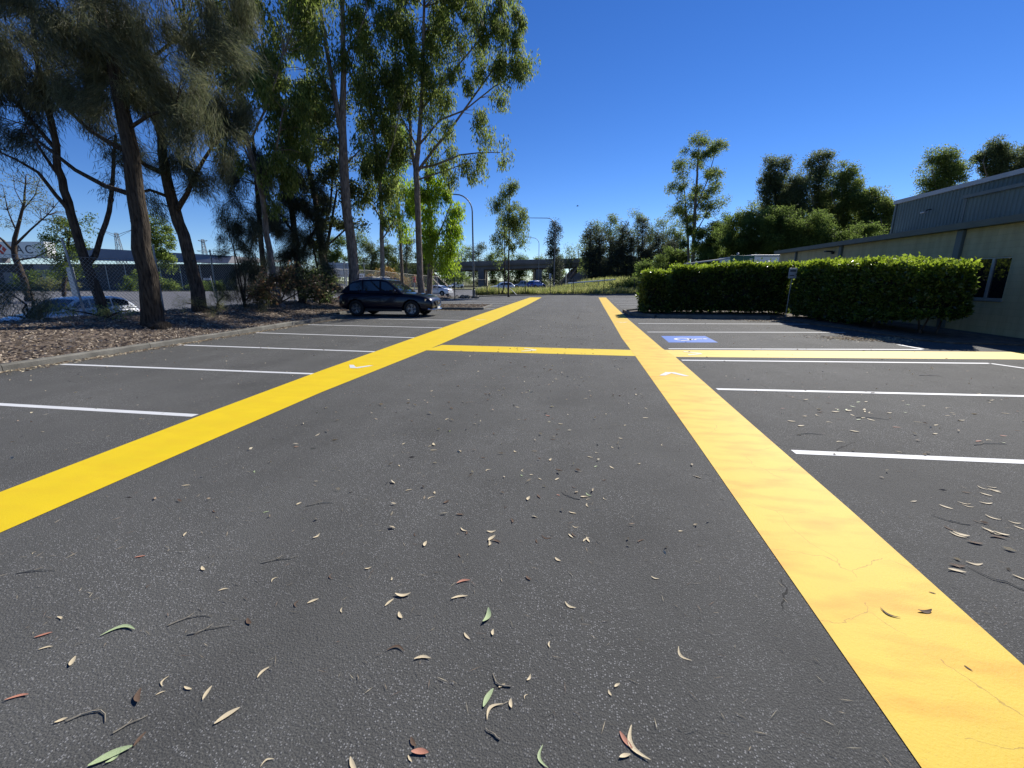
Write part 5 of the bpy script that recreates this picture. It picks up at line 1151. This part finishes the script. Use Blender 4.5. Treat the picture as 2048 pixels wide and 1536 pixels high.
# billboard, blue board, signal, marker boards
b_ = facing(683, 566, 70, -.5)
bb = thing('billboard', 'pale grey back of a roadside board on two steel posts', 'billboard', b_, YAW + .1)
MB().box((-2.0, 0, 2.6), (1.6, .06, 4.75)).obj('panel', 'signgrey', bb)
for x in (-.9, .8): MB().box((x - .09, -.2, -.2), (x + .09, -.003, 4.9)).obj('post', 'galv', bb)
for z in (2.9, 3.6, 4.3): MB().box((-1.95, -.06, z), (1.55, -.001, z + .08)).obj('rail', 'galv', bb)
b_ = facing(725, 566, 80, -.5)
bs = thing('roadside_board', 'small board with white top and blue lower half behind the thick gum trunk', 'sign', b_, YAW)
for x in (-.4, .4): MB().tube([(x, .04, -.1), (x, .04, 3.2)], .04, 6).obj('post', 'galv', bs)
MB().box((-.55, -.04, 2.45), (.55, 0, 3.25)).obj('panel', 'signwhite', bs); MB().box((-.55, -.04, 1.5), (.55, 0, 2.445)).obj('panel', 'signblue', bs)
MB().box((-.4, -.045, 2.75), (-.1, -.042, 2.95)).box((.0, -.045, 2.75), (.2, -.042, 2.95)).obj('lettering', 'ink', bs)
b_ = facing(829, 572, 48, -.5)
ts = thing('traffic_signal', 'red topped signal post beside the spreading gum trunk', 'signal', b_, YAW)
MB().tube([(0, 0, -.1), (0, 0, 2.2)], .05, 8).obj('post', 'galv', ts); MB().box((-.14, -.12, 1.9), (.14, .12, 2.5)).obj('head', 'red', ts, bevel=.03)
for z in (2.05, 2.2, 2.35): MB().lathe([(.0, -.125), (.055, -.125), (.06, -.16), (.065, -.16)], 10, 'y', (0, 0, z)).obj('lens_hood', 'blackplastic', ts)
b_ = facing(1100, 566, 96, .2)
ms = thing('marker_sign', 'narrow white road sign with a dark mark beside the bridge pier', 'sign', b_, YAW)
MB().tube([(0, .04, -.2), (0, .04, 2.9)], .04, 6).obj('post', 'galv', ms); MB().box((-.2, -.02, 1.7), (.2, .02, 2.8)).obj('panel', 'signwhite', ms); MB().box((-.08, -.026, 1.9), (.08, -.022, 2.6)).obj('mark', 'ink', ms)
b_ = facing(1132, 566, 85, .6)
mk = thing('marker_post', 'pale marker post standing in the weeds by the tree row', 'post', b_); MB().tube([(0, 0, -.4), (0, 0, 2.4)], .09, 8).obj('shaft', 'conc_pale', mk); MB().tube([(0, 0, 2.4), (0, 0, 2.5)], [.11, .08], 8).obj('cap', 'signwhite', mk)
a, b = W(1136, 566.5, 66), W(1231, 559, 66)
rl = thing('white_rail', 'long white rail lying along the top of the weedy bank', 'rail', (a.x, a.y, a.z)); MB().tube([(0, 0, 0), b - a], .09, 8).obj('beam', 'signwhite', rl)
for t in (.08, .35, .65, .92): s_ = (b - a) * t; MB().tube([s_ - Vector((0, 0, .9)), s_], .05, 6).obj('support', 'galv', rl)
a, b = W(1022, 583, 46.5), W(1033, 589, 45.5)
lg = thing('fence_stay', 'pale diagonal brace leaning on the corner post of the wire fence', 'brace', b); MB().tube([a - b + Vector((-.15, 0, .35)), (0.0, 0, -.05)], .035, 6).obj('bar', 'galv', lg)
rk = thing('rock_pile', 'low heap of broken concrete at the fence corner beside the lamp', 'rubble', G(928, 596))
for i in range(9):
    mbr = MB().lathe([(0, -.12), (.22, -.05), (.25, .08), (.12, .2), (0, .22)], 6, 'z'); mbr.v = [(x * random.uniform(.7, 1.3), y * random.uniform(.7, 1.3), z * random.uniform(.7, 1.2)) for x, y, z in mbr.v]
    o = mbr.obj('rock', 'concrete', rk); o.location = (random.uniform(-1.6, 1.6), random.uniform(-.5, .4), .06); o.rotation_euler = (random.uniform(-.4, .4), random.uniform(-.4, .4), random.uniform(0, 6))

# ------------------------------------------------------------------ warehouse, pylons across the road
wd_ = 105.0
b_ = W(200, 566, wd_); b_.z = -.6
wh = thing('warehouse', 'long grey warehouse with sloping fascia and white sign across the road', 'building', b_, YAW)
def wx(px): q = W(px, 540, wd_) - b_; return q.x * math.cos(-YAW) - q.y * math.sin(-YAW)
def wz(py): return W(200, py, wd_).z - b_.z
x0, x1 = wx(-120), wx(470)
MB().box((x0, 0, 0), (x1, 30, wz(528))).obj('wall', 'waredark', wh)
zt0, zt1 = wz(489), wz(512)
MB().add([(wx(150), -2.2, wz(520)), (x1, -2.2, wz(527)), (x1, -.3, zt1), (wx(150), -.3, wz(494)), (wx(150), 30, wz(494)), (x1, 30, zt1), (wx(150), .5, wz(520)), (x1, .5, wz(527))], [(0, 1, 2, 3), (3, 2, 5, 4), (0, 6, 7, 1), (0, 3, 4, 6), (1, 7, 5, 2)]).obj('roof_fascia', 'ware', wh)
MB().box((x0, -1.5, wz(526)), (wx(24), .2, wz(480))).obj('end_block', 'ware', wh)
pnl = MB().box((wx(22), -2.4, wz(517)), (wx(122), -.1, wz(485))).obj('sign_panel', 'signwhite', wh)
sy = -2.43; zc = wz(500)
lg = MB(); r = (wz(490) - wz(511)) / 2
def sgl(pts, m_): m_.add([(x, sy, z) for x, z in pts], [tuple(range(len(pts)))])
xl = wx(37); sgl([(xl - r, zc), (xl, zc + r), (xl + .35 * r, zc + .7 * r), (xl - .35 * r, zc), (xl + .35 * r, zc - .7 * r), (xl, zc - r)], lg); sgl([(xl + r, zc), (xl + .4 * r, zc + .6 * r), (xl + .1 * r, zc), (xl + .4 * r, zc - .6 * r)], lg)
lg.obj('red_logo', 'red', pnl)
for ch, lpx in (('A', 64), ('C', 82)):
    tcu = bpy.data.curves.new('lettering', 'FONT'); tcu.body = ch; tcu.size = 2.6; tcu.extrude = .02; tcu.materials.append(M['ink'])
    to = bpy.data.objects.new('lettering_source', tcu); COL.objects.link(to); bpy.context.view_layer.update()
    tme = bpy.data.meshes.new_from_object(to.evaluated_get(bpy.context.evaluated_depsgraph_get())); bpy.data.objects.remove(to)
    link('letter', tme, pnl, loc=(wx(lpx), sy - .01, zc - .9), rot=(PI / 2, 0, 0))
for pa_, pb_ in ((5, 24), (82, 106), (60, 76)): MB().box((wx(pa_), -.08, wz(566)), (wx(pb_), -.003, wz(545))).obj('loading_door', 'ware' if pa_ != 82 else 'signgrey', wh)
MB().box((wx(80), -1.2, wz(546)), (wx(120), -.1, wz(530))).obj('awning', 'ware', wh)
for q in (212, 250, 320, 360, 400): MB().box((wx(q), -.12, 0), (wx(q) + .2, -.003, wz(530))).obj('downpipe', 'galv', wh)
def pylon(label, px, py, d, h, arms):
    b = W(px, py, d); top = b.z; b.z = -.6; H_ = top + .6
    root = thing('power_pylon', label, 'pylon', b, YAW + .3, 'lattice pylons'); mb = MB(); w0, w1 = H_ * .11, H_ * .022; lv = 9; rr = .10 * d / 200
    def cn(i): t = i / lv; ww = w0 + (w1 - w0) * t ** .7; return [Vector((sx * ww, sy_ * ww, H_ * t)) for sx, sy_ in ((-1, -1), (1, -1), (1, 1), (-1, 1))]
    for i in range(lv):
        A, B = cn(i), cn(i + 1)
        for j in range(4):
            mb.tube([A[j], B[j]], rr, 4, False); mb.tube([A[j], B[(j + 1) % 4]], rr * .6, 4, False); mb.tube([A[(j + 1) % 4], B[j]], rr * .6, 4, False); mb.tube([B[j], B[(j + 1) % 4]], rr * .6, 4, False)
    mb.obj('lattice', 'lattice', root); 
    for t, ln_, rise in arms:
        z = H_ * t
        for sgn in (-1, 1):
            am = MB(); am.tube([(0, 0, z), (sgn * ln_, 0, z + rise)], rr, 4); am.tube([(0, 0, z - H_ * .05), (sgn * ln_, 0, z + rise)], rr * .8, 4); am.obj('arm', 'lattice', root)
pylon('tall lattice pylon with upswept arms beyond the warehouse roof', 232, 466, 220, 26, [(.96, 7.5, 3.0), (.62, 7.2, 0), (.30, 8, .0)])
pylon('smaller lattice pylon right of the forked casuarina', 405, 479, 240, 20, [(.98, 2.2, .0), (.75, 3.4, 0)])
# small white street sign and thin lamp by the warehouse
b_ = facing(430, 586, 62, -.5)
ss = thing('street_name_sign', 'small white street name blade on a thin post', 'sign', b_, YAW); MB().tube([(0, 0, -.1), (-.3, 0, 2.7)], .05, 6).obj('post', 'galv', ss); MB().box((-1.3, -.03, 2.15), (-.18, 0, 2.42)).obj('blade', 'signwhite', ss); MB().box((-1.1, -.036, 2.24), (-.5, -.032, 2.34)).obj('lettering', 'ink', ss)
b_ = facing(152, 588, 22, -.5)
vb = thing('verge_sign', 'tilted grey sign board seen edge-on through the fence', 'sign', b_, YAW - .5); MB().box((-.45, -.02, 1.1), (.35, .02, 2.75)).obj('panel', 'signgrey', vb, bevel=.01); MB().tube([(-.05, .05, -.1), (-.05, .05, 2.7)], .035, 6).obj('post', 'galv', vb)
bd = thing('bird', 'tiny dark bird gliding in the open sky', 'bird', W(1155, 412, 60), YAW)
MB().tube([(-.16, 0, 0), (-.08, 0, .0), (.06, 0, .0), (.16, 0, .02)], [.01, .05, .05, .015], 6).obj('body', 'blackplastic', bd); MB().add([(-.05, 0, .02), (.06, 0, .02), (.02, .42, .07), (-.03, .42, .07), (.02, -.42, .07), (-.03, -.42, .07)], [(0, 1, 2, 3), (1, 0, 5, 4)]).obj('wings', 'blackplastic', bd)

# ------------------------------------------------------------------ fallen leaves and twigs, one by one
def leaf_mesh(name, curl, bend, m, wd=.2):
    """a lance-shaped dry leaf one unit long, curled up from the ground"""
    mb = MB(); n = 8; rows = []
    for i in range(n + 1):
        t = i / n; wv = wd * .5 * math.sin(PI * min(1, t * .92 + .04)) ** .8
        x = t - .5; y = bend * math.sin(PI * t) * .5; z = .015 + curl * abs(2 * t - 1) ** 2 * .16
        rows += [(x, y - wv, z + .25 * wv), (x, y, z), (x, y + wv, z + .25 * wv)]
    mb.v = rows
    for i in range(n):
        for j in range(2): mb.f.append((i * 3 + j, i * 3 + 3 + j, i * 3 + 4 + j, i * 3 + 1 + j))
    return mb.mesh(name, m, True)
LM = {}
for m_ in ('tan', 'green', 'red', 'brown'):
    LM[m_] = [leaf_mesh('fallen_leaf', c_, b_, 'leaf_' + m_, w_) for c_, b_, w_ in ((.2, .1, .25), (.4, .32, .2), (.6, .15, .36), (.15, .6, .15), (.7, -.25, .28))]
LLAB = {'tan': 'dry tan curled gum leaf lying', 'green': 'pale green gum leaf lying', 'red': 'reddish gum leaf lying', 'brown': 'dark brown shrivelled leaf lying'}
def where(x, y):
    if 1.1 < x < 2.1: return 'on the stained yellow stripe'
    if -5 < x < -3.6: return 'on the bright yellow stripe'
    if x > 2.1: return 'in the bays beside the cream building'
    if x < -5: return 'in the bays beside the mulch bed'
    return 'in the lane below the yellow cross stripe' if y < 9.9 else 'in the lane beyond the yellow cross stripe'
def put_leaf(px, py, L, ang, m_, var=None):
    p = G(px, py)
    if var is None and (1.1 < p.x < 2.1 or -5 < p.x < -3.6) and random.random() < .7: return
    me = LM[m_][random.randrange(5) if var is None else var]
    o = bpy.data.objects.new('fallen_leaf', me); COL.objects.link(o); o.location = (p.x, p.y, .005 if 1.1 < p.x < 2.1 or -4.9 < p.x < -3.5 else .002); o.rotation_euler = (random.uniform(-.15, .15), 0, ang); L = L * .62 if L < .12 else .074 + (L - .12) * .45; o.scale = (L, L, L)
    wh_ = where(p.x, p.y); tag(o, LLAB[m_] + ' ' + wh_, 'leaf', m_ + ' leaves ' + wh_)
for px, py, L, ang, m_, v in [(280, 1114, .09, .5, 'red', 0), (407, 1138, .08, 2.6, 'tan', 2), (87, 1271, .10, .7, 'red', 0), (236, 1267, .26, .45, 'green', 3), (147, 1324, .09, 2.2, 'tan', 2), (626, 1203, .09, .8, 'tan', 0), (528, 1346, .10, 1.3, 'tan', 1), (415, 1387, .10, 1.8, 'tan', 0), (280, 1394, .12, -.8, 'brown', 4),
    (455, 1433, .15, 1.0, 'tan', 0), (222, 1514, .22, .75, 'green', 0), (34, 1397, .12, .5, 'red', 1), (123, 1442, .06, .7, 'tan', 2), (806, 1190, .14, .2, 'tan', 4), (779, 1206, .10, 1.2, 'tan', 0), (801, 1232, .08, 2.3, 'tan', 2), (927, 1165, .13, .5, 'red', 1), (919, 1197, .15, .4, 'tan', 1), (972, 1233, .17, 1.5, 'green', 4),
    (934, 1273, .08, 2.4, 'tan', 0), (986, 1266, .06, 1.7, 'tan', 2), (791, 1303, .14, .1, 'brown', 3), (845, 1319, .12, .2, 'tan', 1), (1141, 1211, .11, 2.6, 'tan', 1), (1057, 1157, .07, 2.4, 'brown', 2), (1310, 1156, .07, 2.8, 'tan', 1), (1370, 1308, .14, 2.1, 'tan', 3), (977, 1397, .15, 1.3, 'green', 0), (990, 1425, .15, 1.0, 'tan', 3), (1004, 1373, .05, .7, 'tan', 2),
    (1252, 1481, .11, 2.2, 'red', 0), (1281, 1486, .24, 2.0, 'tan', 3), (1250, 1514, .07, .4, 'tan', 2), (1091, 1514, .13, 1.9, 'green', 3), (840, 1507, .10, .1, 'red', 2), (707, 1530, .1, 2.4, 'tan', 0), (1780, 1227, .14, 2.3, 'brown', 3), (1848, 1223, .12, .2, 'brown', 4), (1936, 1338, .05, 2.0, 'brown', 0), (1864, 1187, .05, 2.8, 'brown', 0),
    (1057, 998, .10, 1.4, 'tan', 2), (1145, 1026, .09, 2.9, 'tan', 0), (920, 903, .08, 2.2, 'tan', 4), (1063, 950, .05, .2, 'tan', 2), (928, 1060, .1, 2.6, 'tan', 1), (983, 1063, .1, .3, 'tan', 4), (1278, 928, .06, .9, 'tan', 4), (1250, 851, .06, .7, 'tan', 2), (1118, 940, .11, 2.8, 'brown', 0), (920, 1030, .09, 0, 'brown', 2), (993, 1084, .1, 2.8, 'brown', 4), (1361, 1063, .05, .3, 'tan', 2), (372, 972, .1, .4, 'tan', 1), (818, 981, .09, .6, 'tan', 1), (870, 986, .07, 2, 'tan', 2), (430, 1023, .08, 2.6, 'brown', 1), (598, 1008, .07, 1.2, 'tan', 2), (633, 1073, .09, 1.3, 'tan', 4)]:
    put_leaf(px, py, L, ang, m_, v)
KK = ['tan'] * 9 + ['brown'] * 5 + ['green', 'red']
for i in range(60): put_leaf(random.gauss(1080, 130), random.uniform(770, 1090), random.uniform(.05, .12), random.uniform(0, PI), random.choice(KK))
for i in range(55): put_leaf(random.uniform(1560, 2040), random.gauss(822, 35), random.uniform(.06, .15), random.uniform(-.6, .6), random.choice(KK))
for i in range(26): put_leaf(random.uniform(1890, 2045), random.uniform(960, 1160), random.uniform(.08, .15), random.uniform(1.9, 3.2), random.choice(['tan', 'tan', 'tan', 'brown']))
for i in range(40): put_leaf(random.uniform(60, 1250), random.uniform(760, 1300) if i % 2 else random.uniform(1100, 1530), random.uniform(.04, .09), random.uniform(0, PI), random.choice(KK))
for i in range(14): put_leaf(random.gauss(1705, 25), random.gauss(824, 8), random.uniform(.1, .16), random.uniform(0, PI), random.choice(['green', 'tan']))
def twig(px, py, L, ang, crook, label=None):
    p = G(px, py); pts = []
    for i in range(6): t = i / 5; pts.append((L * (t - .5), crook * L * math.sin(PI * t) + random.gauss(0, .025) * L, .003 + .012 * L * math.sin(PI * t)))
    mb = MB().tube(pts, [.0035, .003, .003, .0025, .002, .0012], 5)
    mb.tube([pts[2], (pts[2][0] + L * .15, pts[2][1] + L * .12, .008)], [.002, .001], 4)
    o = mb.obj('twig', 'twig', None, loc=(p.x, p.y,   .001 if not 1.1 < p.x < 2.1 else .005), rot=(0, 0, ang)); wh_ = where(p.x, p.y); tag(o, ('long' if L > .24 else 'short') + ' dry twig lying ' + wh_, 'twig', ('long' if L > .24 else 'short') + ' twigs ' + wh_)
for a_ in [(170, 1447, .15, .1, .35), (380, 1244, .18, .6, .2), (75, 1143, .2, .3, .02), (262, 1450, .1, .9, .05), (640, 1010, .2, .4, .1), (1141, 991, .18, 2.5, .1), (2000, 1160, .26, 2.35, .05), (1900, 1040, .2, 2.6, .08), (1745, 838, .34, -.1, .1), (1860, 752, .34, .0, .06), (420, 1260, .18, .55, .03), (560, 1120, .2, .5, .02), (1005, 1359, .1, 2.6, .3), (1620, 870, .3, .2, .1), (1980, 890, .35, .2, .08), (985, 1469, .07, 2.7, .0)]: twig(*a_)
n = 1800
yy = 1.35 + 7 * RNG.random(n) ** 1.6; xx = RNG.uniform(-5.5, 3.2, n); kp = ~(((xx > 1.15) & (xx < 2.05)) | ((xx > -4.9) & (xx < -3.7))); xx, yy = xx[kp], yy[kp]; n = len(xx)
tag(scatter('needle_litter', xx, yy, np.full(n, .006), RNG.uniform(.02, .07, n), RNG.uniform(.0015, .003, n), 'litter', None, .05), 'fine dry needles and stalks scattered over the near asphalt', 'needle litter')

for o in bpy.data.objects:
    if o.name.startswith('lettering'): o['kind'] = 'stuff'
